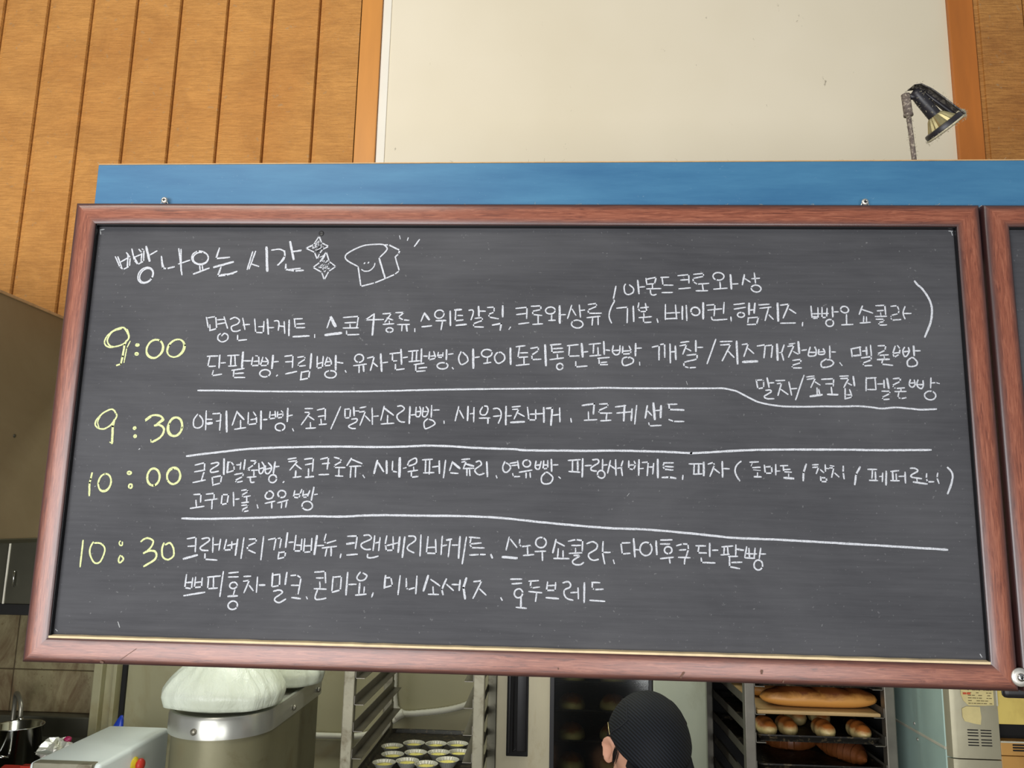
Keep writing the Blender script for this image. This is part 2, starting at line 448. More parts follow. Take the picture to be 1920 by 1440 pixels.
def dup(root, delta, label=None, rz=0.0, scale=1.0):
    r = root.copy(); col.objects.link(r); r.location = root.location + Vector(delta)
    r.rotation_euler = (0, 0, rz); r.scale = (scale, scale, scale)
    if label: r['label'] = label
    for ch in list(root.children):
        c = ch.copy(); col.objects.link(c); c.parent = r; c.matrix_parent_inverse = ch.matrix_parent_inverse.copy()
        for g in list(ch.children):
            d = g.copy(); col.objects.link(d); d.parent = c; d.matrix_parent_inverse = g.matrix_parent_inverse.copy()
    return r

# ------------------------------------------------------------------ handwriting on the board (strokes, 0.1 mm from the board's centre)
CHALK = [
('chalk_heading', 'white', """l25 -5422,2264 -5345,2121 -5295,2086 -5213,2127 -5214,2251 -5274,2321;l25 -5387,2261 -5315,2109;l25 -5346,2185 -5243,2250;l25 -5248,2298 -5241,2115;l25 -5204,2374 -5153,2216 -5101,2157 -5024,2199 -5035,2358 -5060,2375;l25 -5185,2298 -5102,2169
l25 -5146,2263 -5069,2298;l25 -5105,2369 -5060,2322 -5058,2193;l40 -5008,2407 -4942,2207;l27 -4942,2293 -4855,2347;o25 -4976,2005,99,117,25;o25 -4967,2002,83,104,25
l30 -4784,2271 -4751,2107 -4693,2101 -4594,2125;l25 -4764,2183 -4733,2107;l25 -4555,2381 -4478,2015;l25 -4523,2372 -4495,2067;l25 -4538,2166 -4388,2220;o25 -4241,2250,102,85,0
o25 -4250,2253,113,96,10;l25 -4244,2139 -4233,2081;l25 -4210,2145 -4199,2092;l30 -4319,2028 -4115,2110;l30 -3996,2392 -4030,2245 -3848,2264;l37 -4048,2123 -3792,2200
l30 -3951,2123 -3986,2001 -3873,2013 -3730,2066;l27 -3942,2018 -3773,2037;l25 -3535,2342 -3591,2096;l25 -3497,2349 -3565,2103;l25 -3543,2173 -3438,2139;l44 -3351,2406 -3317,2077
s25 -3284,2367 -3169,2379 -3098,2337 -3104,2239 -3187,2154;l25 -3099,2358 -3094,2281 -3167,2162;l40 -3033,2485 -2968,2239;l25 -2996,2344 -2875,2369;l25 -2990,2351 -2881,2359;l30 -3070,2169 -3068,2099 -2944,2079 -2829,2087
l25 -3060,2092 -2872,2115"""),
('chalk_star', 'white', """l23 -2643,2567 -2603,2473 -2505,2424 -2584,2381 -2621,2325 -2650,2241 -2690,2339 -2813,2397 -2710,2451 -2643,2567;l15 -2789,2402 -2657,2465 -2733,2388 -2588,2452 -2691,2360 -2559,2424 -2663,2346 -2585,2402 -2656,2451 -2632,2508 -2735,2416 -2614,2430 -2665,2381"""),
('chalk_star', 'white', """l23 -2534,2347 -2485,2214 -2393,2142 -2484,2075 -2537,1957 -2577,2061 -2697,2129 -2613,2200 -2534,2347;l15 -2617,2269 -2539,2312 -2587,2214 -2493,2228 -2610,2144 -2449,2173 -2636,2130 -2459,2117 -2566,2089 -2499,2103 -2557,2172 -2521,2242 -2583,2144 -2537,2061 -2490,2186"""),
('bread_drawing', 'white', """s24 -2097,2147 -2236,2223 -2273,2285 -2216,2348 -2044,2433 -1883,2455 -1775,2453 -1719,2414 -1724,2365 -1807,2274;l24 -2090,2140 -2039,1871 -1857,1920 -1712,1983 -1594,2039 -1536,2088 -1599,2282;l30 -1813,2260 -1719,1983;l27 -1748,2448 -1694,2449 -1542,2375 -1554,2324 -1599,2282;l28 -2011,2187 -2003,2195;l29 -1959,2195 -1951,2203
s20 -2047,2106 -1999,2081 -1932,2090 -1881,2141 -1866,2197;l17 -1554,2576 -1541,2533;l24 -1436,2548 -1445,2513;l24 -1282,2525 -1347,2429"""),
('chalk_time', 'yellow', """s27 -5164,1250 -5197,1276 -5243,1276 -5330,1241 -5413,1164 -5443,1088 -5426,1039 -5366,1009 -5291,1018 -5203,1045 -5148,1091 -5116,1152 -5138,1220 -5154,1258;s27 -5197,1273 -5163,1235 -5120,1152 -5140,1091;s27 -5227,1265 -5344,1225 -5402,1134 -5399,1073 -5360,1028 -5306,1014;l34 -5148,1099 -5166,1045 -5175,887 -5191,782 -5242,766;l20 -5095,1092 -5131,1001 -5148,805;o30 -4991,1043,19,13,0
o27 -4987,1036,8,5,0;o27 -4990,923,20,15,0;o27 -4986,919,8,6,0;o34 -4752,993,104,132,20;o20 -4745,997,111,125,20;o27 -4464,1005,108,132,38
o20 -4468,1003,97,125,38"""),
('chalk_menu_line', 'white', """l24 -4092,1429 -4055,1293;l24 -4072,1423 -3966,1441 -3939,1277 -4029,1250;l24 -4035,1327 -4028,1247;l24 -3940,1396 -3850,1403;l24 -3929,1339 -3829,1357;l24 -3853,1437 -3793,1284
s24 -3865,1175 -3829,1213 -3782,1188 -3783,1131 -3847,1097 -3908,1130 -3910,1181 -3879,1213;s24 -3771,1403 -3706,1432 -3641,1393 -3665,1342 -3741,1307 -3725,1250 -3668,1242 -3614,1263;l24 -3598,1422 -3558,1269;l24 -3586,1331 -3502,1338;l24 -3649,1189 -3645,1118 -3525,1130;l24 -3437,1414 -3410,1231 -3308,1226 -3309,1379
l24 -3376,1308 -3304,1311;l30 -3266,1411 -3238,1210;l24 -3235,1295 -3174,1299;s24 -3177,1386 -3130,1392 -3106,1358 -3109,1256;l24 -3109,1322 -3030,1314;l24 -3038,1379 -3020,1221
l30 -2972,1399 -2962,1192;l24 -2908,1417 -2799,1423;l24 -2903,1417 -2884,1298 -2758,1303;l24 -2865,1349 -2765,1356;l30 -2903,1177 -2693,1191;l24 -2618,1207 -2616,1171
l24 -2417,1448 -2459,1303;l54 -2417,1443 -2349,1327;l44 -2475,1205 -2266,1233;l24 -2250,1444 -2049,1461 -2065,1305;l24 -2224,1371 -2080,1378;l24 -2156,1349 -2151,1304
l24 -2244,1301 -2045,1305;l24 -2197,1261 -2192,1208 -2032,1217;l24 -1847,1493 -1954,1413 -1716,1421;l34 -1842,1493 -1852,1211;l24 -1726,1498 -1615,1506 -1693,1387;l24 -1668,1442 -1592,1416
l24 -1636,1399 -1634,1365;l24 -1716,1355 -1576,1366;o24 -1627,1280,47,29,0;l24 -1555,1515 -1445,1519 -1519,1454 -1451,1418 -1379,1413;l24 -1526,1353 -1369,1359;l24 -1465,1350 -1467,1271
l30 -1410,1356 -1395,1269;l24 -1294,1301 -1293,1262;l24 -1179,1507 -1216,1403;l37 -1174,1510 -1110,1426;l27 -1200,1327 -1076,1342;o24 -978,1500,60,57,0
l30 -1016,1410 -892,1415;l24 -933,1405 -949,1291;l30 -837,1541 -827,1350;l34 -776,1559 -692,1565;l24 -763,1553 -767,1413 -665,1425;l24 -733,1484 -673,1484
l30 -751,1351 -620,1366;s24 -596,1554 -543,1560 -533,1515 -561,1422;l34 -464,1606 -456,1482;l24 -450,1547 -373,1544;l24 -507,1448 -414,1460 -408,1420 -527,1374 -520,1335 -395,1331;l24 -347,1595 -259,1602 -258,1534 -328,1505 -322,1466 -201,1445
l34 -148,1617 -145,1473;l30 -275,1360 -161,1381 -173,1294;l24 -40,1334 -58,1306;l24 27,1587 172,1602 169,1454;l24 38,1503 157,1519;l24 67,1377 198,1396
l24 227,1617 352,1624 353,1573 244,1550 250,1505 365,1495;l24 319,1489 320,1388;l24 252,1374 377,1383;o24 477,1562,62,47,0;l24 495,1524 493,1434;l24 458,1428 541,1432
l37 597,1623 602,1396;l24 614,1505 674,1509;l24 754,1633 703,1459;l24 760,1582 809,1502;l24 854,1639 869,1477;l24 868,1566 922,1572
o24 828,1383,73,54,0;l24 971,1646 1074,1663 1079,1624 966,1573 977,1528 1139,1532;l24 955,1470 1121,1490;l24 1028,1467 1021,1372;l24 1099,1479 1099,1379;l24 1330,1896 1296,1721 1312,1699
s24 1312,1699 1258,1586 1241,1486 1274,1397;l24 1341,1600 1479,1616 1473,1408;l30 1554,1628 1559,1427;l24 1625,1673 1613,1601 1640,1556 1726,1562 1711,1668;l24 1646,1606 1748,1618;l24 1688,1534 1691,1490
l24 1629,1476 1788,1491;l24 1683,1476 1687,1412 1779,1418;l24 1859,1460 1870,1416;l24 1969,1654 1966,1453;l24 1967,1464 2116,1471;l24 2098,1649 2111,1466
l24 1978,1539 2150,1549;l30 2186,1630 2184,1461;l24 2237,1645 2242,1445;o27 2353,1567,57,54,0;l34 2455,1680 2451,1469;l24 2501,1650 2606,1659 2592,1509
l24 2514,1584 2690,1604;l24 2724,1688 2712,1543;s24 2555,1497 2570,1459 2623,1454 2761,1466;l24 2805,1494 2809,1444;l24 2850,1661 2982,1679;l24 2852,1602 2993,1626
o24 2935,1525,43,33,0;l34 3043,1679 3038,1533;l30 3117,1680 3103,1552;l27 3051,1590 3104,1596;l24 3026,1485 3159,1497 3130,1403 3013,1397;l24 3026,1488 3019,1424
l24 3166,1660 3297,1670;l24 3179,1614 3321,1632;l24 3291,1626 3240,1454;l24 3293,1526 3344,1469;l37 3407,1682 3406,1450;l25 3442,1658 3552,1675 3471,1489
l24 3555,1606 3632,1553;l24 3437,1419 3622,1424;l24 3715,1431 3710,1387;l24 3829,1647 3835,1487 3914,1490 3915,1626;l24 3843,1548 3943,1548;l24 3836,1509 3910,1510
l24 3968,1631 3962,1497 4020,1505 4032,1621;l24 3969,1552 4043,1553;l30 4100,1641 4099,1511;l24 4123,1575 4170,1576;o24 4056,1428,47,47,0;o24 4252,1606,50,43,0
l24 4274,1540 4267,1414;l24 4207,1404 4346,1412;l25 4479,1656 4434,1546;l24 4476,1609 4603,1563;l24 4489,1518 4482,1448;l24 4523,1511 4520,1445
l24 4439,1431 4565,1441;l24 4650,1662 4762,1667 4766,1546;l24 4664,1593 4738,1600;l24 4704,1567 4705,1534;l24 4635,1519 4775,1522;l24 4644,1482 4741,1483 4740,1454 4673,1439 4674,1406 4769,1410
l24 4838,1654 4916,1664 4936,1602 4923,1558 4838,1535 4823,1506 4842,1473 4950,1482;s24 5016,1658 4987,1581 4991,1529 5006,1486;l24 5000,1562 5084,1563;s34 5153,1999 5191,1943 5244,1892 5307,1789 5345,1679 5346,1569 5318,1438 5233,1248"""),
('chalk_menu_line', 'white', """s24 1458,1931 1437,1891 1447,1812 1490,1785 1550,1813 1556,1870 1502,1920;l30 1613,1977 1629,1800;l24 1642,1887 1702,1893;l24 1721,2006 1731,1922;l24 1730,1995 1854,2021 1832,1934 1745,1927;l24 1803,1922 1804,1877
l24 1731,1865 1912,1870;s24 1777,1854 1782,1798 1814,1781 1857,1793;l24 1914,2021 2016,2025;l24 1930,2013 1940,1917 2069,1916;l24 1928,1814 2062,1819;l24 2136,2045 2276,2061 2277,1948
l24 2172,1987 2275,1993;l24 2147,1868 2294,1881;l24 2341,2065 2465,2079 2469,2039 2329,2010 2334,1965 2387,1932 2532,1944;l24 2451,1927 2458,1854;l24 2369,1842 2514,1845;o24 2659,2040,73,50,0
l24 2677,1962 2681,1875;l24 2595,1866 2766,1881;l34 2814,2061 2823,1873;l24 2843,1937 2907,1941;l30 2993,2062 2965,1930;l24 3004,2009 3065,1965
l24 3122,2089 3133,1954;l24 3088,2010 3186,2018;o24 3139,1878,62,47,0"""),
('chalk_menu_line', 'white', """l25 -4032,900 -3893,908;l25 -3998,898 -4015,764 -3915,770;l30 -3866,916 -3863,749;l25 -3840,813 -3785,817;l25 -3937,709 -3948,642 -3822,663;l25 -3759,912 -3609,923
l25 -3714,907 -3709,778;l25 -3664,908 -3648,785;l25 -3736,773 -3633,779;l37 -3559,961 -3557,758;l25 -3536,845 -3447,846;l25 -3687,717 -3528,742
l25 -3660,723 -3661,621 -3510,623;l25 -3639,674 -3532,683;l25 -3423,893 -3433,782 -3331,788 -3346,911 -3386,916;l25 -3402,840 -3336,844;l25 -3289,895 -3314,783 -3221,790 -3208,840 -3250,890;l25 -3291,839 -3213,840
l37 -3154,919 -3157,752;l25 -3141,835 -3080,842;o25 -3245,683,71,47,0;l30 -3087,650 -3079,658;l25 -2996,912 -2889,927 -2886,766;l25 -2980,837 -2892,844
l25 -2969,678 -2827,711;l25 -2823,900 -2736,915 -2722,879 -2818,811 -2804,780 -2717,792;l34 -2646,947 -2648,758;l25 -2761,706 -2765,607;l25 -2760,701 -2652,724 -2662,625 -2770,601;l25 -2564,914 -2560,759 -2489,771 -2487,915
l25 -2558,814 -2493,837;l25 -2431,905 -2463,793 -2375,800 -2373,850 -2409,899;l25 -2449,843 -2378,850;l34 -2320,928 -2311,740;l25 -2295,840 -2223,831;o25 -2376,680,73,50,0
l25 -2184,730 -2172,710;o25 -2011,897,60,52,0;l25 -2076,797 -1912,821;l25 -2005,803 -2002,709;l30 -1952,809 -1940,726;l25 -1900,902 -1813,922 -1853,738
l25 -1820,838 -1765,793;l34 -1729,956 -1705,729;l25 -1694,840 -1634,849;l25 -1607,961 -1476,978;l25 -1574,963 -1571,863 -1515,870;l30 -1464,1020 -1449,826
l25 -1429,912 -1377,921;l25 -1529,820 -1526,748 -1412,764;l25 -1365,997 -1238,1009;l25 -1312,988 -1312,872;l25 -1257,994 -1258,873;l25 -1350,860 -1214,873
l30 -1195,1028 -1192,857;l25 -1162,935 -1118,935;l25 -1283,822 -1158,841;l25 -1261,823 -1260,729 -1138,742;l25 -1221,777 -1118,786;l25 -1088,991 -1095,885 -1003,912 -1033,997
l25 -1069,936 -1010,942;l25 -973,986 -982,925 -916,921 -913,982;l25 -972,948 -917,954;l30 -867,1021 -866,894;l25 -836,963 -782,972;o25 -912,810,68,43,0
l25 -783,787 -770,771;s25 -674,1005 -704,922 -691,856 -658,829 -588,874 -596,934 -657,994;l37 -519,1032 -510,786;l25 -490,924 -438,934;o25 -341,983,68,52,0;l25 -329,921 -333,855
l25 -376,846 -285,863;s25 -196,999 -235,949 -226,883 -182,851 -112,896 -112,956 -158,997 -185,992;l34 -35,1051 -27,842;l25 41,1074 154,1088;l25 84,1074 65,931 189,941;l25 96,992 188,996
l25 144,926 146,844;l25 46,826 212,844;l25 230,1054 327,1071 328,1022 243,966 249,905 362,912;l37 413,1098 430,831;l25 483,1101 618,1115;l25 497,1101 506,1002 651,1014
l25 511,1051 640,1060;l25 574,975 577,931;l25 480,908 652,932;o25 608,818,41,41,0;l25 704,1094 844,1110;l25 731,1092 722,955 854,962
l37 887,1122 901,951;l25 920,1012 965,1018;l25 813,884 814,816 958,829;l25 984,1115 1129,1130;l25 1043,1116 1038,1002;l25 1097,1074 1100,975
l25 995,961 1134,976;l30 1172,1152 1179,987;l25 1204,1042 1247,1037;l25 1097,931 1241,946;l25 1111,921 1115,850 1220,851;l25 1140,877 1209,883
s25 1295,1106 1284,1023 1327,980 1375,1008 1381,1107;l25 1295,1035 1375,1041;l25 1418,1091 1412,992 1514,999 1525,1037 1498,1097;l25 1423,1030 1514,1037;l30 1582,1131 1578,972;l25 1594,1069 1653,1074
s25 1476,954 1423,937 1407,888 1428,844 1476,848 1540,878 1551,922 1508,949 1482,938;l25 1630,885 1633,850;l25 1795,1086 1882,1107 1878,921;l25 1902,1123 1952,1132 1953,954;l25 2021,1130 2023,884;l30 2090,1103 2093,929
l25 2030,1026 2089,1032;l25 2160,1151 2261,1166;l25 2148,1107 2234,1127 2184,1001;l25 2233,1072 2285,1043;l30 2351,1178 2349,1035;l25 2376,1090 2435,1091
l25 2237,985 2364,1000 2363,937 2193,892 2197,837 2260,822 2340,828;l25 2606,1197 2489,879;l25 2663,1168 2810,1174;l25 2666,1124 2793,1134 2682,919;l25 2761,1042 2831,964;l34 2870,1174 2875,882
l25 2941,1133 3017,1145 2958,979;l25 3016,1080 3081,1019;l40 2943,905 3124,915;l25 3130,1116 3232,1134 3210,964;l25 3248,1121 3325,1131 3302,969;l37 3380,1140 3381,936
l25 3468,1132 3434,1032 3456,936;l25 3409,1032 3430,1036;l25 3535,1146 3603,1156;l25 3517,1115 3593,1129 3520,976;l25 3586,1047 3639,1017;l37 3650,1174 3657,1030
l25 3691,1065 3746,1074;l25 3573,933 3678,948 3668,904 3558,868 3561,834 3674,837;s25 3798,1114 3769,1018 3781,992 3856,1002 3871,1063 3853,1115;l25 3782,1040 3862,1041;s25 3906,1085 3899,1020 3965,1020 3975,1055 3956,1094;l25 3912,1046 3967,1051
l25 4041,1125 4038,969;l25 4067,1049 4109,1048;s25 3996,960 3932,916 3925,864 3958,847 4042,865 4081,909 4045,943 3996,947;l25 4160,908 4184,876;l25 4310,1089 4316,990;l25 4306,1089 4429,1116
l25 4418,1118 4424,1015;l30 4336,1002 4424,1011;l25 4449,1063 4495,1067;l30 4500,1115 4499,1016;l25 4554,1140 4557,1001;l25 4433,975 4552,993 4550,949 4445,908 4455,873 4554,878
l25 4648,1134 4743,1138 4732,1078 4634,1029 4652,1010 4767,1019;l25 4716,998 4717,975;l30 4630,956 4775,961;l25 4694,951 4680,899 4812,883;l25 4861,1131 4825,1035 4841,988 4904,1028 4919,1096 4892,1139;l25 4836,1039 4913,1052
s25 4978,1124 4952,1072 4963,1009 4993,1005 5031,1065 5023,1121;l25 4955,1060 5032,1069;l34 5089,1133 5089,1014;l25 5104,1074 5165,1075;s25 5045,982 5001,938 5005,879 5061,872 5111,892 5118,932 5083,979 5045,986"""),
('chalk_menu_line', 'white', """l24 3102,673 3122,562 3193,575 3196,657 3184,678 3108,669;l30 3241,699 3260,585;l24 3262,636 3320,641;s24 3213,541 3271,546 3283,521 3198,464 3234,435 3322,436;l24 3350,668 3459,673;l24 3366,629 3420,638 3369,479
l24 3413,553 3494,494;l24 3512,652 3539,486;l24 3526,563 3605,572;l24 3703,741 3587,427;l24 3736,720 3828,734;l24 3743,690 3843,708 3784,587
l24 3841,657 3898,619;l24 3859,580 3859,486;l24 3879,563 3892,495;l34 3771,472 3917,495;l24 3922,692 4072,702 4063,608;l24 3973,633 4060,638
l24 4037,591 4042,510;l30 3988,500 4112,498;l24 4151,735 4256,740;l24 4161,704 4260,709 4194,594;l24 4249,646 4290,623;l30 4317,733 4326,616
l24 4208,579 4202,446;l24 4264,564 4290,471 4202,446;l24 4219,497 4284,499;l24 4477,720 4467,555;l24 4476,712 4598,721;l24 4587,721 4590,572
l24 4488,569 4586,568;l24 4616,641 4673,644;l30 4694,687 4693,597;l34 4734,711 4749,590;l24 4664,550 4762,551 4757,520 4660,472 4669,442 4745,450;l24 4813,712 4900,721 4894,678 4797,626 4810,599 4840,587 4942,596
l24 4899,580 4898,557;l24 4822,548 4958,550;l24 4871,545 4855,471 4892,459 4953,470;s24 5024,707 5005,648 5015,617 5044,606 5076,641 5069,703;l24 5025,658 5074,663;s24 5118,704 5099,641 5119,603 5156,591 5177,635 5178,697
l24 5106,638 5178,642;l24 5277,726 5265,601;l24 5277,661 5334,668 5374,657;o24 5253,503,67,57,0"""),
('chalk_rule', 'white', """l28 -4126,444 -3700,446 -3063,444 -2031,457 -1107,490 -416,510 271,526 954,538 1165,548 1633,547 2537,559 2678,561 2785,542 2858,522 2950,475 3075,409 3174,376 3319,351 3445,339 3651,338 3902,345 4186,349 4338,355 4489,347 4652,329 4823,345 5012,331 5129,322 5325,332"""),
('chalk_time', 'yellow', """s28 -5184,121 -5218,167 -5266,176 -5355,128 -5431,43 -5447,-22 -5409,-68 -5332,-83 -5261,-47 -5210,9 -5171,84 -5185,130;s20 -5389,90 -5417,6 -5390,-67;l40 -5199,37 -5209,-46 -5195,-267;l27 -5224,-254 -5190,-267;o28 -4915,-64,15,14,0;o28 -4898,-170,15,14,0
s34 -4786,43 -4720,95 -4647,110 -4579,93 -4557,56 -4634,-19;l17 -4779,30 -4709,82;s17 -4565,93 -4537,47 -4607,-9;s37 -4661,-29 -4587,-18 -4527,-63 -4530,-128 -4579,-193 -4668,-245;l20 -4685,-213 -4677,-245;o40 -4377,-38,92,122,8
o20 -4383,-42,97,123,8"""),
('chalk_menu_line', 'white', """s24 -4090,135 -4138,58 -4130,-30 -4073,-50 -4021,-17 -4022,59 -4072,119;l24 -3983,175 -3972,-71;l24 -3968,66 -3901,66;l44 -3962,6 -3897,17;l24 -3893,138 -3787,148 -3785,-73;l24 -3839,42 -3779,52
l34 -3717,173 -3690,-93;l24 -3576,175 -3625,-6;l30 -3567,159 -3477,70;l24 -3520,56 -3512,-47;l24 -3588,-59 -3447,-35;l24 -3424,161 -3417,3 -3303,21 -3316,113 -3358,167
l24 -3384,69 -3308,83;l34 -3260,180 -3243,-49;l30 -3219,71 -3176,74;l24 -3139,176 -3143,83 -3062,95 -3074,182;l24 -3125,132 -3071,139;l24 -3040,177 -3040,96 -2970,107 -2963,162 -2992,189
l24 -3032,139 -2967,149;l30 -2909,223 -2904,54;l24 -2889,125 -2846,137;o24 -2995,-20,64,47,0;l24 -2828,-42 -2815,-69;l24 -2682,223 -2584,227
l24 -2679,175 -2613,173 -2717,14;l24 -2626,123 -2558,81;l24 -2601,42 -2595,-28;l24 -2654,-34 -2530,-25;l24 -2520,207 -2417,233 -2411,83;l24 -2501,123 -2420,137
l24 -2466,88 -2456,23;l24 -2483,17 -2391,27;l24 -2219,254 -2328,-35;l24 -2159,223 -2153,120;l24 -2153,223 -2088,229 -2087,115 -2141,109;l30 -2046,251 -2035,143
l24 -2016,203 -1978,203;s24 -2070,94 -2000,100 -2003,62 -2098,7 -2058,-25 -2004,-24;l24 -1964,244 -1889,259;l24 -1967,189 -1891,201 -1952,20;l24 -1888,140 -1825,76;l24 -1806,244 -1792,33
l24 -1779,136 -1720,142;l24 -1650,268 -1685,89;l30 -1643,241 -1526,156;l24 -1599,149 -1598,41;l24 -1677,38 -1515,51;s24 -1482,270 -1423,276 -1388,234 -1472,162 -1469,108 -1425,71 -1370,68
l30 -1314,267 -1316,51;l24 -1304,159 -1250,165;s24 -1233,268 -1234,155 -1190,144 -1171,210 -1190,274;l24 -1225,203 -1171,210;s24 -1141,264 -1148,156 -1104,146 -1075,222 -1109,275;l24 -1139,205 -1080,211
l24 -1034,287 -1034,136;l24 -1005,228 -935,232;s24 -1076,119 -1123,70 -1115,0 -1082,-10 -987,45 -1005,88 -1065,109;l24 -868,87 -864,58;l24 -684,278 -723,95;l24 -671,227 -617,130
l30 -563,280 -565,102;l24 -486,267 -486,85;l24 -531,187 -484,194;s24 -375,283 -406,221 -391,179 -335,180 -309,232 -315,283 -357,292;l24 -413,133 -279,137;l30 -302,134 -303,69
s24 -243,256 -180,262 -142,225 -136,160 -170,66;l24 -233,158 -145,169;l30 -74,287 -73,54;l24 -52,166 -6,171;l24 5,283 107,294;l24 11,251 89,258 32,130
l24 81,205 160,164;l34 -9,83 161,95;l24 200,281 221,119 309,120 307,250;l24 238,193 395,203;l30 408,280 413,94;l34 445,271 518,277 503,58
l27 529,184 598,194;l24 611,278 617,101;l24 754,145 762,101;l30 900,315 1051,340 1041,210;l24 977,232 981,139;l24 928,125 1084,136
l24 1120,336 1230,342 1221,305 1107,252 1116,220 1272,222;l24 1212,217 1203,129;l24 1134,121 1262,130;l24 1322,302 1450,322;l34 1436,322 1425,127;l24 1340,223 1528,244
l30 1532,277 1520,133;l24 1590,324 1563,88;l30 1724,321 1698,168;l24 1733,252 1778,202;l40 1802,355 1818,152;l34 1898,324 1891,176
l24 1833,263 1892,268;l24 1741,104 1749,66 1895,75;l24 1989,344 2098,348;l30 1998,339 2002,279 2183,275;l24 1996,150 2054,128 2181,128"""),
('chalk_rule', 'white', """l34 -4200,-418 -3772,-359 -3327,-306 -2742,-276 -2200,-261 -1808,-260 -1421,-251 -1113,-232 -791,-233 -415,-250 26,-258 209,-269 938,-264 1361,-255 1895,-259 2261,-271 2307,-271 3069,-217 4035,-197 4596,-195 5226,-181"""),
('chalk_time', 'yellow', """l34 -5418,-658 -5428,-735 -5437,-781 -5424,-943;o30 -5237,-777,84,113,8;o20 -5242,-772,81,110,8;o30 -4925,-646,24,17,0;o30 -4893,-815,22,25,0;o37 -4602,-693,84,106,-5
o34 -4340,-672,88,104,0;o20 -4332,-679,86,99,0"""),
('chalk_menu_line', 'white', """l25 -4069,-530 -3946,-498 -3942,-608 -3970,-720;l25 -4067,-617 -3938,-592;l25 -4076,-754 -3921,-719;s25 -3868,-510 -3777,-492 -3769,-524 -3856,-585 -3843,-620 -3751,-601;l34 -3696,-448 -3683,-640;l25 -3831,-686 -3814,-786
l25 -3816,-680 -3708,-660 -3717,-753 -3807,-781;l34 -3641,-485 -3641,-618;l25 -3641,-490 -3603,-479 -3561,-531 -3551,-590 -3641,-618;l25 -3524,-518 -3475,-514;l25 -3472,-487 -3476,-573;l30 -3420,-454 -3427,-572
l25 -3541,-643 -3429,-620 -3436,-668 -3530,-717 -3511,-743 -3436,-726;l25 -3343,-464 -3267,-462 -3306,-516 -3383,-571 -3339,-586 -3242,-579;l25 -3294,-601 -3290,-660;l25 -3375,-675 -3262,-665;s25 -3337,-677 -3322,-735 -3273,-734;s25 -3238,-489 -3223,-611 -3185,-615 -3163,-535 -3201,-472
l25 -3221,-563 -3163,-546;s25 -3148,-519 -3142,-609 -3098,-619 -3065,-544 -3118,-481;l25 -3139,-567 -3065,-549;l30 -3027,-474 -3038,-618;l25 -3038,-538 -2974,-527;o25 -3043,-687,50,50,0
l30 -2904,-730 -2896,-722;l25 -2859,-434 -2759,-417;l25 -2848,-465 -2731,-451 -2826,-572;l25 -2766,-497 -2682,-556;l30 -2750,-585 -2750,-654;l25 -2778,-666 -2680,-652
l25 -2645,-431 -2532,-415 -2535,-581;l25 -2629,-502 -2546,-484;l25 -2587,-554 -2582,-646;l30 -2619,-660 -2517,-649;l25 -2437,-427 -2336,-402 -2347,-550;l25 -2410,-485 -2322,-476
l25 -2446,-625 -2323,-618;l25 -2261,-401 -2185,-418 -2165,-450 -2259,-507 -2253,-530 -2118,-528;l25 -2192,-547 -2191,-639;l25 -2233,-635 -2140,-638;l30 -2041,-411 -2092,-500;l25 -2031,-425 -1902,-473
l25 -2058,-513 -1914,-506;l25 -2039,-522 -2042,-650;l25 -1979,-516 -1977,-644;l25 -1880,-622 -1860,-651;l34 -1704,-433 -1738,-594;l30 -1693,-460 -1618,-569
l34 -1585,-436 -1577,-591;l25 -1508,-439 -1507,-563 -1451,-573;l44 -1417,-396 -1412,-630;l27 -1365,-524 -1333,-516;s25 -1316,-486 -1291,-431 -1218,-393 -1198,-429 -1220,-466 -1302,-495;l25 -1236,-508 -1231,-540
l25 -1303,-566 -1184,-546;l25 -1262,-558 -1259,-636 -1176,-625;l25 -1125,-414 -1000,-403;l25 -1083,-418 -1084,-569;l25 -1032,-426 -1032,-591;l25 -1104,-578 -975,-572
l25 -992,-501 -909,-488;l30 -909,-424 -903,-579;l25 -829,-413 -849,-633;l25 -741,-430 -774,-541;l37 -731,-444 -646,-511;l25 -759,-572 -667,-577
l25 -622,-401 -525,-390;l25 -621,-433 -566,-423 -600,-515;l34 -560,-459 -472,-481;l25 -591,-515 -467,-508;l25 -554,-523 -553,-600;l25 -521,-522 -513,-600
s25 -446,-430 -396,-415 -372,-460 -444,-517 -447,-553 -396,-589 -327,-569;l30 -304,-427 -292,-609;l25 -180,-598 -170,-623;s25 -71,-410 -99,-483 -87,-538 -50,-551 -5,-509 -11,-463 -62,-432;l25 -7,-438 75,-425;l25 17,-465 85,-457
l25 86,-407 104,-498;l25 28,-567 38,-606 115,-602;o25 203,-436,47,45,0;l25 114,-548 269,-518;l30 197,-560 198,-614;l25 247,-554 252,-609
s25 322,-398 312,-485 360,-502 386,-402;l25 323,-458 377,-448;l25 418,-401 410,-502 469,-491 468,-396;l25 418,-451 464,-451;l30 513,-381 520,-527;l25 541,-449 596,-446
s25 442,-542 393,-602 399,-669 444,-689 508,-672 534,-608 479,-550 442,-542;l25 611,-598 630,-614;l25 727,-389 877,-377;l25 782,-388 779,-522;l30 846,-403 847,-507;l25 738,-527 874,-534
l30 909,-366 904,-592;l25 941,-451 1014,-446;s25 1027,-377 1095,-371 1105,-412 1019,-473 1023,-509 1087,-517;l25 1159,-370 1157,-493;l25 1168,-441 1213,-435;o25 1142,-556,47,47,0
l25 1257,-382 1222,-537;l25 1254,-441 1317,-486;l25 1322,-372 1326,-562;l25 1412,-384 1390,-457 1407,-565;l25 1349,-476 1399,-468;l25 1487,-383 1487,-478 1545,-491 1573,-427 1555,-386
l25 1496,-435 1545,-432;l30 1615,-367 1610,-557;l25 1631,-476 1667,-472;l25 1658,-398 1731,-392 1716,-560;l25 1744,-455 1789,-452;l25 1798,-409 1785,-539
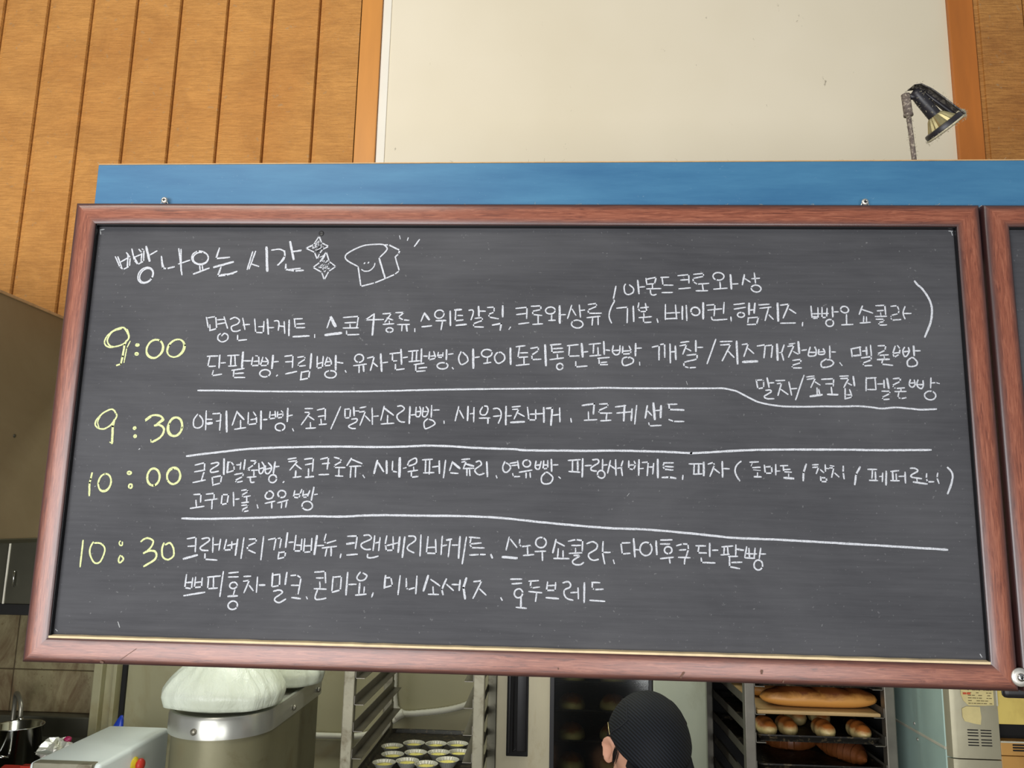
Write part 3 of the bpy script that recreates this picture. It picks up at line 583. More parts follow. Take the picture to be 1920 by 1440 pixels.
l34 1848,-359 1848,-583;l25 1924,-398 2041,-396;l25 1929,-398 1912,-439 1932,-479 2035,-486;l25 1942,-443 2040,-448;l30 1904,-582 1989,-577 2070,-588;l25 2160,-552 2155,-601
l25 2241,-406 2396,-403;l25 2301,-410 2296,-531;l30 2358,-422 2353,-526;l25 2290,-533 2393,-528;l34 2421,-385 2418,-547;l25 2476,-404 2544,-383 2552,-419 2495,-555
l25 2546,-459 2612,-512;l30 2651,-372 2651,-561;l25 2667,-457 2734,-459;s25 2888,-359 2834,-405 2807,-468 2817,-531 2864,-611;l25 2994,-372 3096,-366;l17 3020,-387 3007,-417
l25 3026,-438 3117,-433;l13 3033,-466 3119,-473;l25 3082,-504 3081,-534;l30 3042,-551 3124,-552;l25 3170,-407 3178,-506 3261,-502 3256,-421 3192,-427;l25 3310,-397 3307,-522
l25 3322,-477 3356,-474;l25 3369,-411 3456,-406;l25 3403,-418 3404,-483 3498,-487;l25 3420,-456 3484,-452;l25 3465,-512 3464,-538;l37 3409,-558 3521,-565
l30 3685,-387 3648,-486 3640,-588;l25 3764,-393 3831,-388;l25 3766,-423 3837,-418 3804,-498;l25 3858,-452 3894,-485;l25 3917,-390 3917,-466;l25 3923,-432 3956,-435
l25 3855,-539 3856,-599 3930,-594 3921,-549 3865,-549;l25 3980,-397 4021,-404;l25 3971,-427 4020,-423 3989,-540;l25 4032,-490 4078,-535;l25 4137,-402 4133,-477 4140,-556;l30 4342,-409 4289,-497 4267,-625
l25 4437,-436 4541,-434;l25 4492,-444 4479,-543;l25 4524,-467 4523,-561;l25 4448,-571 4544,-572;l25 4573,-522 4607,-518;l25 4613,-480 4603,-582
l30 4658,-457 4645,-622;l25 4714,-456 4807,-446;l30 4732,-467 4734,-557;l25 4775,-488 4775,-556;l25 4707,-569 4807,-569;l25 4810,-516 4866,-513
l25 4884,-464 4883,-595;s25 4946,-414 5005,-413 5040,-446 4963,-493 4965,-523 5086,-539;l25 5023,-544 5025,-574;l30 4980,-582 5141,-602;l25 5145,-478 5138,-535 5150,-576 5223,-574;l25 5279,-468 5267,-525 5285,-592
s30 5398,-391 5446,-446 5456,-514 5426,-619 5378,-724"""),
('chalk_menu_line', 'white', """l25 -4052,-907 -3960,-900 -3956,-1000;l25 -4018,-980 -4005,-1059;l25 -4082,-1082 -3908,-1052;l25 -3889,-899 -3787,-886 -3786,-960;l25 -3899,-978 -3749,-957;l25 -3806,-982 -3803,-1081
l25 -3683,-900 -3685,-1027 -3609,-1009 -3602,-899 -3683,-900;l25 -3539,-871 -3522,-1039;l25 -3505,-957 -3462,-949;l25 -3433,-843 -3363,-831 -3350,-857 -3428,-901 -3410,-927 -3319,-909;l25 -3361,-931 -3358,-973;l25 -3420,-1000 -3335,-988
l25 -3418,-1032 -3343,-1023 -3336,-1046 -3413,-1089 -3390,-1110 -3332,-1098;l25 -3219,-1021 -3207,-1059;s25 -3097,-852 -3125,-905 -3095,-942 -3037,-930 -3019,-882 -3054,-846 -3086,-847;l25 -3118,-1000 -2996,-971;l25 -3034,-977 -3028,-1056;o25 -2911,-878,52,43,0
l25 -2957,-991 -2826,-952;l25 -2903,-996 -2904,-1053;l25 -2841,-968 -2849,-1042;l25 -2747,-835 -2758,-914 -2688,-923 -2675,-876 -2657,-817;l25 -2739,-882 -2686,-876;l25 -2635,-833 -2640,-912 -2581,-911 -2554,-831
l25 -2626,-885 -2573,-874;l30 -2503,-788 -2525,-946;l25 -2487,-877 -2455,-872;o25 -2574,-1018,68,54,0"""),
('chalk_rule', 'white', """l34 -4187,-1211 -3861,-1209 -3218,-1184 -2579,-1151 -2149,-1147 -1687,-1120 -1044,-1114 -640,-1109 -150,-1120 458,-1169 1167,-1216 1678,-1227 2139,-1255 2543,-1288 2776,-1306 3313,-1317 4212,-1349 4848,-1373 5341,-1394"""),
('chalk_time', 'yellow', """l28 -5439,-1513 -5441,-1840;s28 -5301,-1525 -5333,-1594 -5333,-1671 -5287,-1761 -5235,-1794 -5183,-1766 -5146,-1666 -5149,-1598 -5207,-1546 -5292,-1540;s23 -4950,-1506 -4965,-1533 -4950,-1563 -4923,-1559 -4925,-1517;s28 -4931,-1684 -4951,-1738 -4939,-1776 -4912,-1767 -4889,-1729 -4920,-1692;s30 -4688,-1516 -4641,-1476 -4586,-1468 -4527,-1501 -4537,-1562 -4593,-1631;s34 -4642,-1659 -4578,-1627 -4499,-1626 -4467,-1667 -4488,-1735 -4622,-1821
s30 -4383,-1517 -4403,-1597 -4381,-1695 -4315,-1727 -4255,-1692 -4244,-1646 -4263,-1571 -4311,-1519 -4368,-1547"""),
('chalk_menu_line', 'white', """l25 -4087,-1464 -3976,-1441 -3970,-1622;l25 -4068,-1557 -3982,-1550;l34 -4113,-1713 -3940,-1663;s25 -3904,-1460 -3819,-1448 -3805,-1484 -3906,-1564 -3886,-1600 -3800,-1603;l25 -3755,-1442 -3745,-1622;l25 -3657,-1460 -3667,-1595
l25 -3731,-1529 -3673,-1523;l25 -3842,-1645 -3839,-1712 -3683,-1719;l25 -3581,-1464 -3602,-1593 -3507,-1586 -3509,-1488;l25 -3559,-1536 -3459,-1513;l30 -3437,-1456 -3451,-1652;l25 -3358,-1438 -3375,-1691
l25 -3287,-1452 -3196,-1445 -3199,-1487 -3307,-1541 -3298,-1582 -3199,-1621;l25 -3108,-1417 -3121,-1701;l25 -3041,-1452 -2946,-1430 -2963,-1574;l25 -2919,-1434 -2877,-1428 -2890,-1547;l30 -2804,-1364 -2816,-1540;l25 -2777,-1480 -2724,-1476
l25 -2897,-1604 -2901,-1686;l25 -2891,-1609 -2812,-1597 -2818,-1663 -2896,-1684;l25 -2693,-1393 -2706,-1584 -2616,-1582 -2615,-1438;l25 -2679,-1511 -2615,-1515;l25 -2578,-1432 -2583,-1597 -2488,-1589 -2488,-1425;l25 -2567,-1519 -2488,-1514
l37 -2426,-1393 -2444,-1619;l25 -2408,-1513 -2334,-1509;l25 -2311,-1370 -2332,-1458 -2304,-1483 -2184,-1444;l25 -2348,-1540 -2170,-1516;l25 -2290,-1544 -2305,-1637;l30 -2235,-1538 -2232,-1630
l25 -2106,-1609 -2114,-1653;l25 -2034,-1389 -1912,-1382 -1928,-1536;l34 -2039,-1482 -1950,-1468;l25 -2031,-1620 -1900,-1607;s25 -1836,-1375 -1765,-1368 -1736,-1414 -1849,-1473 -1847,-1519 -1793,-1547 -1730,-1542;l25 -1691,-1377 -1703,-1555
l25 -1623,-1396 -1632,-1555;l25 -1676,-1464 -1629,-1453;s25 -1769,-1599 -1767,-1642 -1703,-1644 -1631,-1622;l25 -1538,-1374 -1554,-1482 -1534,-1553 -1451,-1546 -1458,-1382;l25 -1527,-1492 -1402,-1458;l34 -1374,-1386 -1386,-1570
l30 -1310,-1384 -1331,-1630;s25 -1269,-1371 -1190,-1372 -1177,-1423 -1264,-1491 -1262,-1537 -1182,-1576;l25 -1107,-1354 -1109,-1610;l25 -1017,-1373 -1030,-1573 -909,-1575 -921,-1407;l25 -1017,-1506 -917,-1499;l25 -838,-1364 -846,-1587
l25 -829,-1481 -782,-1470;l34 -779,-1409 -722,-1397;l25 -737,-1408 -754,-1612;l25 -709,-1469 -641,-1467;l30 -615,-1364 -626,-1625;l25 -535,-1368 -577,-1694
l25 -498,-1367 -367,-1375;l25 -477,-1377 -491,-1449 -468,-1494 -312,-1496;l25 -470,-1448 -350,-1435;l25 -486,-1586 -367,-1576 -294,-1575;l30 -222,-1575 -205,-1613;l25 0,-1356 -34,-1512
l25 18,-1382 98,-1479;l40 -76,-1600 101,-1610;l25 133,-1384 128,-1440 155,-1470 263,-1453;l25 231,-1469 234,-1563;l25 183,-1576 307,-1563;o25 397,-1414,64,64,0
l25 327,-1524 456,-1517;l25 415,-1530 419,-1631;l30 583,-1375 546,-1533;l25 589,-1400 687,-1449;l25 613,-1486 606,-1587;l25 672,-1510 673,-1585
l25 560,-1603 745,-1602;l25 738,-1390 831,-1369 914,-1378 909,-1504;l25 780,-1441 888,-1437;l25 827,-1476 827,-1526;l25 750,-1538 904,-1528;s25 802,-1562 874,-1566 792,-1628 813,-1668 885,-1671 931,-1640
s25 960,-1417 1037,-1390 1094,-1424 1079,-1480 992,-1538 997,-1588 1048,-1615 1115,-1601;l25 1167,-1387 1159,-1519 1186,-1655;l25 1177,-1516 1252,-1514;l25 1293,-1607 1304,-1647;l25 1497,-1391 1386,-1399 1403,-1530 1496,-1520;l30 1543,-1344 1557,-1561
l25 1560,-1473 1618,-1477;o25 1693,-1463,71,83,0;l30 1818,-1367 1826,-1527;l25 1874,-1352 2013,-1346;l25 1873,-1400 1983,-1396;o25 1965,-1472,47,41,0
l25 1872,-1577 2027,-1556;l25 1978,-1569 1986,-1626;l25 2070,-1416 2139,-1394 2209,-1393 2213,-1461 2183,-1547;l25 2104,-1469 2179,-1462;l25 2091,-1555 2229,-1558;l25 2171,-1559 2161,-1633
l25 2306,-1411 2422,-1411;l25 2341,-1419 2328,-1495 2431,-1496;l30 2474,-1381 2471,-1535;l25 2507,-1461 2570,-1459;l25 2367,-1558 2372,-1611 2532,-1613;l25 2623,-1418 2755,-1404
l25 2651,-1423 2643,-1509;l25 2691,-1422 2695,-1502;l25 2609,-1515 2707,-1505;l25 2793,-1392 2787,-1511;l30 2806,-1443 2880,-1452;l25 2700,-1530 2809,-1528
l25 2712,-1536 2709,-1654 2828,-1674;l25 2738,-1603 2859,-1597;l25 2923,-1412 2897,-1537;l25 2900,-1543 3014,-1546;l25 2949,-1428 2954,-1541;l25 3024,-1426 3009,-1546
l25 2919,-1493 3039,-1494;l25 3092,-1425 3071,-1544;l25 3096,-1493 3147,-1492;o25 3057,-1626,53,59,0"""),
('chalk_menu_line', 'white', """l25 -4057,-1907 -4064,-2065 -3978,-2078 -3974,-1946;l25 -4059,-2004 -3980,-1997;l25 -3937,-1935 -3942,-2062 -3852,-2050 -3851,-1943;l25 -3937,-2001 -3852,-1989;l27 -4066,-2164 -3804,-2115;l25 -3782,-1931 -3624,-1912
l25 -3771,-1936 -3772,-2073 -3649,-2060;l25 -3707,-1939 -3699,-2061;l25 -3588,-1860 -3608,-2161;l25 -3515,-1874 -3399,-1861;l25 -3517,-1923 -3395,-1917;o25 -3446,-2024,47,39,0
l25 -3424,-2080 -3436,-2131;l30 -3503,-2158 -3387,-2150;o25 -3435,-2265,60,50,0;l25 -3320,-1912 -3236,-1906;l25 -3321,-1969 -3248,-1957 -3305,-2108;l25 -3243,-2020 -3191,-2080
l25 -3147,-1916 -3147,-2099;l30 -3116,-2012 -3048,-2010;l30 -2958,-1866 -2957,-2018;l25 -2945,-1886 -2867,-1874;l25 -2866,-1879 -2862,-2011 -2946,-2028;l30 -2778,-1852 -2790,-1994
s25 -2937,-2084 -2859,-2066 -2819,-2096 -2904,-2163 -2902,-2199 -2848,-2217 -2767,-2170;l25 -2723,-1886 -2650,-1879 -2594,-1913 -2618,-2106;l25 -2710,-2005 -2610,-2003;l30 -2694,-2153 -2588,-2164;l25 -2511,-2142 -2499,-2164;l25 -2425,-1838 -2294,-1825 -2280,-1962
l25 -2399,-1909 -2315,-1905;l25 -2354,-1958 -2347,-2024;l25 -2418,-2039 -2270,-2042;s25 -2375,-2050 -2401,-2131 -2389,-2166 -2326,-2164 -2259,-2148;l25 -2190,-1889 -2196,-2056;l25 -2184,-1894 -2085,-1881 -2091,-2048 -2189,-2076
l30 -2009,-1834 -2015,-2102;l25 -1985,-1978 -1896,-1973;s25 -1847,-1820 -1890,-1887 -1857,-1926 -1795,-1915 -1766,-1864 -1820,-1834;l30 -1850,-1962 -1854,-2077;l25 -1790,-2005 -1792,-2071;l25 -1894,-2104 -1765,-2090
l25 -1677,-2073 -1692,-2122;l34 -1531,-1861 -1540,-2008;l25 -1520,-1886 -1462,-1880 -1442,-1975 -1530,-2002;l25 -1348,-1857 -1364,-2084;l25 -1269,-1890 -1264,-2001 -1242,-2021 -1165,-1999;l25 -1137,-1857 -1144,-2068
l37 -999,-1849 -1049,-2031;l25 -961,-1893 -849,-1966;l25 -932,-1983 -924,-2058;l25 -985,-2072 -861,-2071;l30 -769,-1884 -822,-2010 -804,-2070;l25 -762,-1949 -677,-2017
l25 -694,-1947 -617,-1947;l30 -598,-1895 -604,-2015;l37 -521,-1868 -553,-1984 -529,-2113;l25 -426,-1906 -328,-1893 -431,-2106;l25 -351,-1994 -272,-2062;l30 -85,-2094 -72,-2118
l25 29,-1866 165,-1861;l25 47,-1922 166,-1911;o25 129,-2033,51,54,0;l30 161,-2088 161,-2192;l25 106,-2201 229,-2210;l25 256,-1885 371,-1876
l25 281,-1886 274,-1950 295,-1966 385,-1951;l25 258,-2008 414,-2020;l25 353,-2024 340,-2124;l25 486,-1889 474,-1989 578,-1987 585,-1895;l25 495,-1933 581,-1927;l30 472,-2077 620,-2085
s25 667,-1897 736,-1879 769,-1914 757,-1947 696,-1980 693,-2036 730,-2082 804,-2100;l25 774,-2010 844,-2004;l25 860,-1952 865,-2079;l30 937,-1890 936,-2121;l25 1031,-1880 1125,-1882;l25 1035,-1880 1035,-1952 1064,-1967 1166,-1959
l25 1007,-2095 1186,-2103"""),
('chalk_smudge', 'dust', """l20 -5673,2644 -5622,2652;l17 -5672,2629 -5659,2583;l17 5633,2672 5680,2665;l17 5666,2657 5676,2614;l20 5627,-2604 5643,-2634;l17 -5668,-2612 -5646,-2631
l15 -4879,-2502 -4851,-2565;l24 -4829,-340 -4821,-332;l16 -5364,-831 -5356,-823;l10 2222,645 2235,603;l8 1465,-820 1492,-786"""),
]
# ================================================================== STRUCTURE
bm = B(); box(bm, -3.2, 3.2, -3.4, 2.7, -0.06, 0.0); struct('floor', bm, 'floor')
bm = B(); box(bm, -3.2, 3.2, 0.9, 2.7, 3.34, 3.4); struct('ceiling', bm, 'ceil')
bm = B(); box(bm, -3.2, 3.2, 2.55, 2.65, 0.0, 3.34); struct('wall_back', bm, 'kwall')
bm = B(); box(bm, -2.60, -2.50, 0.95, 2.55, 0.0, 3.34); struct('wall_left', bm, 'kwall')
bm = B(); box(bm, 2.30, 2.40, 0.95, 2.55, 0.0, 3.34); struct('wall_right', bm, 'kwall')
# stained tile field on the back wall, left of the post
bm = B()
for i, (x0, x1) in enumerate([(-2.50, -2.27), (-2.266, -1.884)]):
    for z0, z1 in [(0.40, 0.897), (0.901, 1.072), (1.076, 1.50), (1.504, 2.0)]:
        box(bm, x0, x1, 2.540, 2.549, z0, z1, 0.002, 1)
o = struct('wall_tiled', bm, 'tile')
bm = B(); box(bm, -2.50, -1.88, 2.5440, 2.5495, 0.40, 2.0); struct('trim_4', bm, 'grout')
bm = B()
box(bm, -1.872, -1.835, 2.47, 2.549, 0.0, 2.6, 0.004); box(bm, -1.835, -1.80, 2.50, 2.549, 0.0, 2.6, 0.003)
box(bm, -1.798, -1.782, 2.49, 2.549, 0.0, 2.6, 0.003)
struct('trim_5', bm, 'kwall')
bm = B(); box(bm, -1.780, -1.762, 2.535, 2.549, 0.0, 2.6); struct('trim_6', bm, 'blackpit')

# planked wall above the kitchen opening
ZW0, ZW1 = 2.20, 3.34
def planks(edges, flip=False):
    bm = B(); prof = []
    for x0, x1 in zip(edges, edges[1:]):
        prof += [(x0, 0.905), (x0 + 0.0005, 0.914), (x0 + 0.0034, 0.914), (x0 + 0.004, 0.9055), (x0 + 0.0135, 0.9045), (x0 + 0.0145, 0.9005), (x0 + 0.018, 0.90), (x1 - 0.002, 0.90)]
    a = [bm.verts.new((x, y, ZW0)) for x, y in prof]; b = [bm.verts.new((x, y, ZW1)) for x, y in prof]
    for i in range(len(prof) - 1): bm.faces.new((a[i], a[i + 1], b[i + 1], b[i]))
    x0, x1 = prof[0][0], prof[-1][0]
    box(bm, x0, x1, 0.918, 0.95, ZW0, ZW1)
    bm.faces.new([bm.verts.new(p) for p in ((x0, 0.90, ZW0), (x1, 0.90, ZW0), (x1, 0.95, ZW0), (x0, 0.95, ZW0))])
    return bm
L_ = [-1.447 - 0.123 * i for i in range(13, 0, -1)] + [-1.447, -1.324, -1.201, -1.078, -0.956, -0.828, -0.705, -0.577, -0.463]
struct('wall_upper_left', planks(L_), 'plank')
struct('wall_upper_right', planks([1.1185 + 0.1235 * i for i in range(17)]), 'plank_dark')
bm = B(); box(bm, -0.4625, -0.408, 0.8985, 0.95, ZW0, ZW1, 0.002); struct('trim_1', bm, 'stile')
bm = B(); box(bm, 1.056, 1.118, 0.8985, 0.95, ZW0, ZW1, 0.002); struct('trim_2', bm, 'stile_dark')
bm = B(); box(bm, -0.407, 1.0555, 0.910, 0.95, ZW0, ZW1); struct('wall_upper_middle', bm, 'cream')
bm = B(); box(bm, -0.407, -0.385, 0.9065, 0.912, ZW0, ZW1, 0.001); struct('trim_3', bm, 'white_trim')

# ================================================================== CHALKBOARDS
OW, OH, IW, IH, D = 0.6002, 0.3, 0.570, 0.270, 0.010
def frame_side(side, cx):
    """one mitred rail of the frame; profile runs from the inner (0) to the outer (1) edge"""
    bm = B(); lay = bm.verts.layers.float.new('across')
    prof = [(0.0, 0.0105), (0.0, 0.0020), (0.03, 0.0012), (0.10, 0.0005), (0.30, 0.0001), (0.55, 0.0000), (0.80, 0.0003), (0.93, 0.0012), (0.985, 0.0026), (1.0, 0.0042), (1.0, 0.020)]
    n = 24; rows = []
    for i in range(n + 1):
        t = -1 + 2 * i / n; row = []
        for a, y in prof:
            hx = IW + (OW - IW) * a; hz = IH + (OH - IH) * a
            if side == 'top': p = (cx + t * hx, y, BZ + hz)
            elif side == 'bottom': p = (cx + t * hx, y, BZ - hz)
            elif side == 'left': p = (cx - hx, y, BZ + t * hz)
            else: p = (cx + hx, y, BZ + t * hz)
            v = bm.verts.new(p); v[lay] = a; row.append(v)
        rows.append(row)
    for r0, r1 in zip(rows, rows[1:]):
        for j in range(len(prof) - 1): bm.faces.new((r0[j], r0[j + 1], r1[j + 1], r1[j]))
        bm.faces.new((r0[0], r1[0], r1[-1], r0[-1]))
    bm.faces.new(rows[0]); bm.faces.new(rows[-1][::-1])
    return bm
def chalkboard(cx, label):
    t = thing('chalkboard', label, 'chalkboard', (cx, 0.01, BZ - OH), 'framed chalkboards hung side by side')
    obj('frame_rail', frame_side('top', cx), 'frame_h', t, 'auto'); obj('frame_rail', frame_side('bottom', cx), 'frame_h', t, 'auto')
    obj('frame_stile', frame_side('left', cx), 'frame_v', t, 'auto'); obj('frame_stile', frame_side('right', cx), 'frame_v', t, 'auto')
    bm = B(); box(bm, cx - IW, cx + IW, D, 0.018, BZ - IH, BZ + IH); obj('writing_surface', bm, 'slate', t)
    bm = B()
    box(bm, cx - IW, cx - IW + 0.0008, 0.0032, D, BZ - IH, BZ + IH); box(bm, cx + IW - 0.0008, cx + IW, 0.0032, D, BZ - IH, BZ + IH)
    box(bm, cx - IW, cx + IW, 0.0032, D, BZ + IH - 0.0012, BZ + IH)
    obj('inner_lip', bm, 'liner', t)
    bm = B()
    nn = 60; pts = []
    for i in range(nn + 1):
        x = cx - IW + 2 * IW * i / nn; pts.append((x, random.uniform(-0.0004, 0.0004)))
    top = [bm.verts.new((x, D, BZ - IH + 0.0030 + dz)) for x, dz in pts]; fr = [bm.verts.new((x, 0.0016, BZ - IH + 0.0022 + dz * 0.5)) for x, dz in pts]
    lo = [bm.verts.new((x, 0.0016, BZ - IH - 0.0004)) for x, dz in pts]
    for i in range(nn):
        bm.faces.new((top[i], top[i + 1], fr[i + 1], fr[i])); bm.faces.new((fr[i], fr[i + 1], lo[i + 1], lo[i]))
    obj('ledge', bm, 'ledge', t, label='bare tan wood edge along the bottom of the board')
    bm = B(); box(bm, cx - OW, cx + OW, 0.0064, 0.0185, BZ + OH - 0.0005, BZ + OH + 0.0011, 0.0004, 1); obj('edge_highlight', bm, 'edge', t, label='pale painted highlight along the top of the frame')  # pale strip paints in the highlight on the frame's top bevel
    return t
board = chalkboard(0.0, 'large framed chalkboard covered with the chalked Korean bread timetable')
board2 = chalkboard(1.2055, 'second framed chalkboard cut off by the right edge, only its left side showing')

# chalk writing: tenths of a millimetre from the board's centre
ROWS = []
for name, colour, data in CHALK:
    if name == 'chalk_smudge': ROWS += [(name, colour, st) for st in data.replace('\n', ';').split(';')]
    else: ROWS.append((name, colour, data))
for name, colour, data in ROWS:
    bm = B(); z = 0
    for st in data.replace('\n', ';').split(';'):
        kind = st[0]; hd, rest = st[1:].split(' ', 1); wd = int(hd) * 0.78e-4; z = (z + 1) % 7
        y = D - 0.0003 - z * 0.00002
        if kind == 'o':
            x, zz, rx, rz, rot = [float(v) for v in rest.split(',')]
            a0 = R(rot); ph = random.uniform(0, 6.28); pts = []
            for i in range(27):
                a = ph - 2 * math.pi * i / 25.2; wob = 1 + 0.03 * math.sin(2 * a + ph)
                u, v = rx * math.cos(a) * wob, rz * math.sin(a) * wob
                pts.append(Vector(((x + u * math.cos(a0) + v * math.sin(a0)) * 1e-4, BZ + (zz - u * math.sin(a0) + v * math.cos(a0)) * 1e-4)))
            ribbon(bm, pts, wd, y)
        else:
            P = [Vector((float(a) * 1e-4, BZ + float(b) * 1e-4)) for a, b in (p.split(',') for p in rest.split())]
            if kind == 's' or (name == 'chalk_rule'):
                P = catmull([(p.x, p.y, 0) for p in P], 5); P = [Vector((p.x, p.y)) for p in P]
                ribbon(bm, resample(P, 0.004), wd, y)
            else:
                for i, (a, b) in enumerate(zip(P, P[1:])):
                    d = (b - a)
                    if d.length < 1e-6: continue
                    e = d.normalized() * wd * 0.36
                    ribbon(bm, resample([a - e, b + e], 0.0028), wd, y)
    obj(name, bm, colour, board, label='pale yellow chalk time' if colour == 'yellow' else None)
# little dark screw plug near the top of the slate
bm = B(); lathe(bm, [(0.0036, 0), (0.0034, 0.0006), (0.0022, 0.0007), (0.0012, 0.0003)], (-0.2616, D, BZ + 0.2606), (0, -1, 0), 20)
obj('plug', bm, 'black', board, True)

# nicks in the lower rail of the frame
for pts, w_ in (([(0.3035, -0.2835), (0.3032, -0.2885)], 0.0032), ([(0.2075, -0.2955), (0.2125, -0.2885)], 0.0022), ([(0.3290, -0.2945), (0.3275, -0.2975)], 0.0016), ([(-0.5000, -0.2965), (-0.4955, -0.2975)], 0.0024), ([(-0.4780, -0.2960), (-0.4560, -0.2800)], 0.0006), ([(0.0620, -0.2880), (0.0630, -0.2900)], 0.0018)):
    bm = B(); P = resample([Vector((x, BZ + z)) for x, z in pts], 0.001); ribbon(bm, P, w_, -0.0004, True, 0.3); obj('nick', bm, 'nick', board)
# hanging hardware between frame and blue beam
def ring(parent, cx):
    z0 = BZ + OH
    bm = B(); tube(bm, [(cx - 0.0065, 0.0155, z0 + 0.001), (cx - 0.0035, 0.0148, z0 + 0.0085), (cx + 0.0035, 0.0148, z0 + 0.0085), (cx + 0.0065, 0.0155, z0 + 0.001)], 0.0009, 8, closed=True)
    obj('hanging_ring', bm, 'screw', parent, True)
def screw_mesh(x, z, y):
    bm = B(); lathe(bm, [(0.0046, 0), (0.0047, 0.0008), (0.0040, 0.0020), (0.0028, 0.0027), (0.0012, 0.0028), (0.0008, 0.0016)], (x, y, z), (0, -1, 0), 20)
    return bm
def cross_mesh(x, z, y):
    bm = B(); box(bm, x - 0.0022, x + 0.0022, y - 0.0003, y, z - 0.0005, z + 0.0005); box(bm, x - 0.0005, x + 0.0005, y - 0.0003, y, z - 0.0022, z + 0.0022); return bm
ring(board, -0.4845); ring(board, 0.4606)

# blue beam behind the boards, tilted a touch
beam = thing('wooden_beam', 'long blue painted wooden beam running along the top of the chalkboards', 'beam', (0.0, 0.045, BZ + 0.25))
tilt = Matrix.Rotation(R(-0.28), 3, 'Y')
def tilted(bm): bmesh.ops.rotate(bm, verts=bm.verts, cent=(-0.587, 0.03, BZ + 0.3645), matrix=tilt); return bm
bm = B(); box(bm, -0.587, 2.3, 0.0205, 0.050, BZ + 0.235, BZ + 0.3640, 0.0006, 1); obj('board', tilted(bm), 'blue', beam)
bm = B(); box(bm, -0.587, 2.3, 0.0200, 0.050, BZ + 0.3640, BZ + 0.3655, 0.0004, 1); obj('top_edge', tilted(bm), 'raw', beam, label='bare tan top edge of the beam')
for x in (-0.3, 0.25, 1.4):
    bm = B(); box(bm, x - 0.012, x + 0.012, 0.050, 0.899, BZ + 0.29, BZ + 0.315, 0.002); box(bm, x - 0.03, x + 0.03, 0.894, 0.899, BZ + 0.335 - 0.001, BZ + 0.345); obj('bracket_arm', bm, 'darksteel', beam)
for x, z in ((-0.4843, BZ + 0.3092), (0.4606, BZ + 0.3085)):
    s = obj('screw', screw_mesh(x, z, 0.0146), 'screw', beam, True); obj('cross_slot', cross_mesh(x, z, 0.0118), 'liner', s)
    bm = B(); tube(bm, [(x, 0.0146, z), (x, 0.021, z)], 0.0018, 8); obj('screw_shank', bm, 'screw', beam, True)
# washered screw in the gap between the two boards, near the bottom
def _w():
    bm = B(); lathe(bm, [(0.0105, 0), (0.0108, 0.0010), (0.0098, 0.0022), (0.0060, 0.0024)], (0.6018, 0.0012, BZ - 0.2835), (0, -1, 0), 28); return bm
sw = thing('screw', 'silver cross-head screw and washer between the two boards, bottom right corner', 'screw', (0.6018, 0.0012, BZ - 0.2835))
obj('washer', _w(), 'screw', sw, True); obj('screw_head', screw_mesh(0.6018, BZ - 0.2835, -0.001), 'chrome', sw, True); obj('cross_slot', cross_mesh(0.6018, BZ - 0.2835, -0.0038), 'liner', sw)
bm = B(); box(bm, 0.5925, 0.70, 0.0205, 0.030, BZ - 0.3115, BZ - 0.20, 0.006, 3)
tag(obj('support_plate', bm, 'black', None, True), 'black rounded plate peeking out under the right-hand chalkboard', 'bracket')

# ================================================================== SPOTLIGHT ON THE BEAM
sp = thing('spotlight', 'small dusty black spotlight on a thin pole above the blue beam', 'spotlight', (0.578, 0.12, BZ + 0.3655))
bm = B(); tube(bm, [(0.578, 0.12, BZ + 0.30), (0.5775, 0.12, 2.29), (0.5735, 0.12, 2.360)], 0.0034, 12); box(bm, 0.566, 0.590, 0.0505, 0.128, BZ + 0.296, BZ + 0.304, 0.001); obj('pole', bm, 'rust', sp, True)
bm = B(); tube(bm, [(0.5735, 0.12, 2.358), (0.5715, 0.12, 2.388)], 0.0062, 16); tube(bm, [(0.5738, 0.12, 2.354), (0.5736, 0.12, 2.357)], 0.0068, 16); obj('socket', bm, 'rust', sp, True, label='tarnished round socket')
A0 = Vector((0.5870, 0.12, 2.3905)); AX = Vector((262, -20, -322)).normalized(); AX = Vector((AX.x, 0.12, AX.z)).normalized()
px = 0.00075
def along(d): return A0 + AX * d
bm = B(); tube(bm, [(0.5765, 0.12, 2.385), (0.588, 0.12, 2.384)], 0.0042, 12); obj('swivel', bm, 'lampblack', sp, True)
bm = B(); lathe(bm, [(0.0, -0.006), (0.0062, -0.004), (0.0088, 0.002), (0.0094, 0.012), (0.0096, 0.044), (0.0088, 0.046)], along(0), AX, 24); obj('lamp_body', bm, 'lampblack', sp, True)
bm = B(); lathe(bm, [(0.0095, 0.043), (0.0125, 0.046), (0.0180, 0.055), (0.0225, 0.062)], along(0), AX, 36, wob=lambda i, h: 1.05 if i % 2 else 0.94); obj('reflector', bm, 'brass', sp, 'auto', label='ribbed brass reflector')
bm = B(); lathe(bm, [(0.0225, 0.0598), (0.0272, 0.0605), (0.0284, 0.063), (0.0284, 0.0672), (0.0276, 0.068)], along(0), AX, 40); obj('front_ring', bm, 'lampblack', sp, 'auto')
bm = B(); lathe(bm, [(0.0, 0.0720), (0.012, 0.0718), (0.0258, 0.0710), (0.0292, 0.0695), (0.0292, 0.0678), (0.0, 0.0680)], along(0), AX, 40); obj('lens', bm, 'lampglass', sp, True, label='dusty pale lens disc')
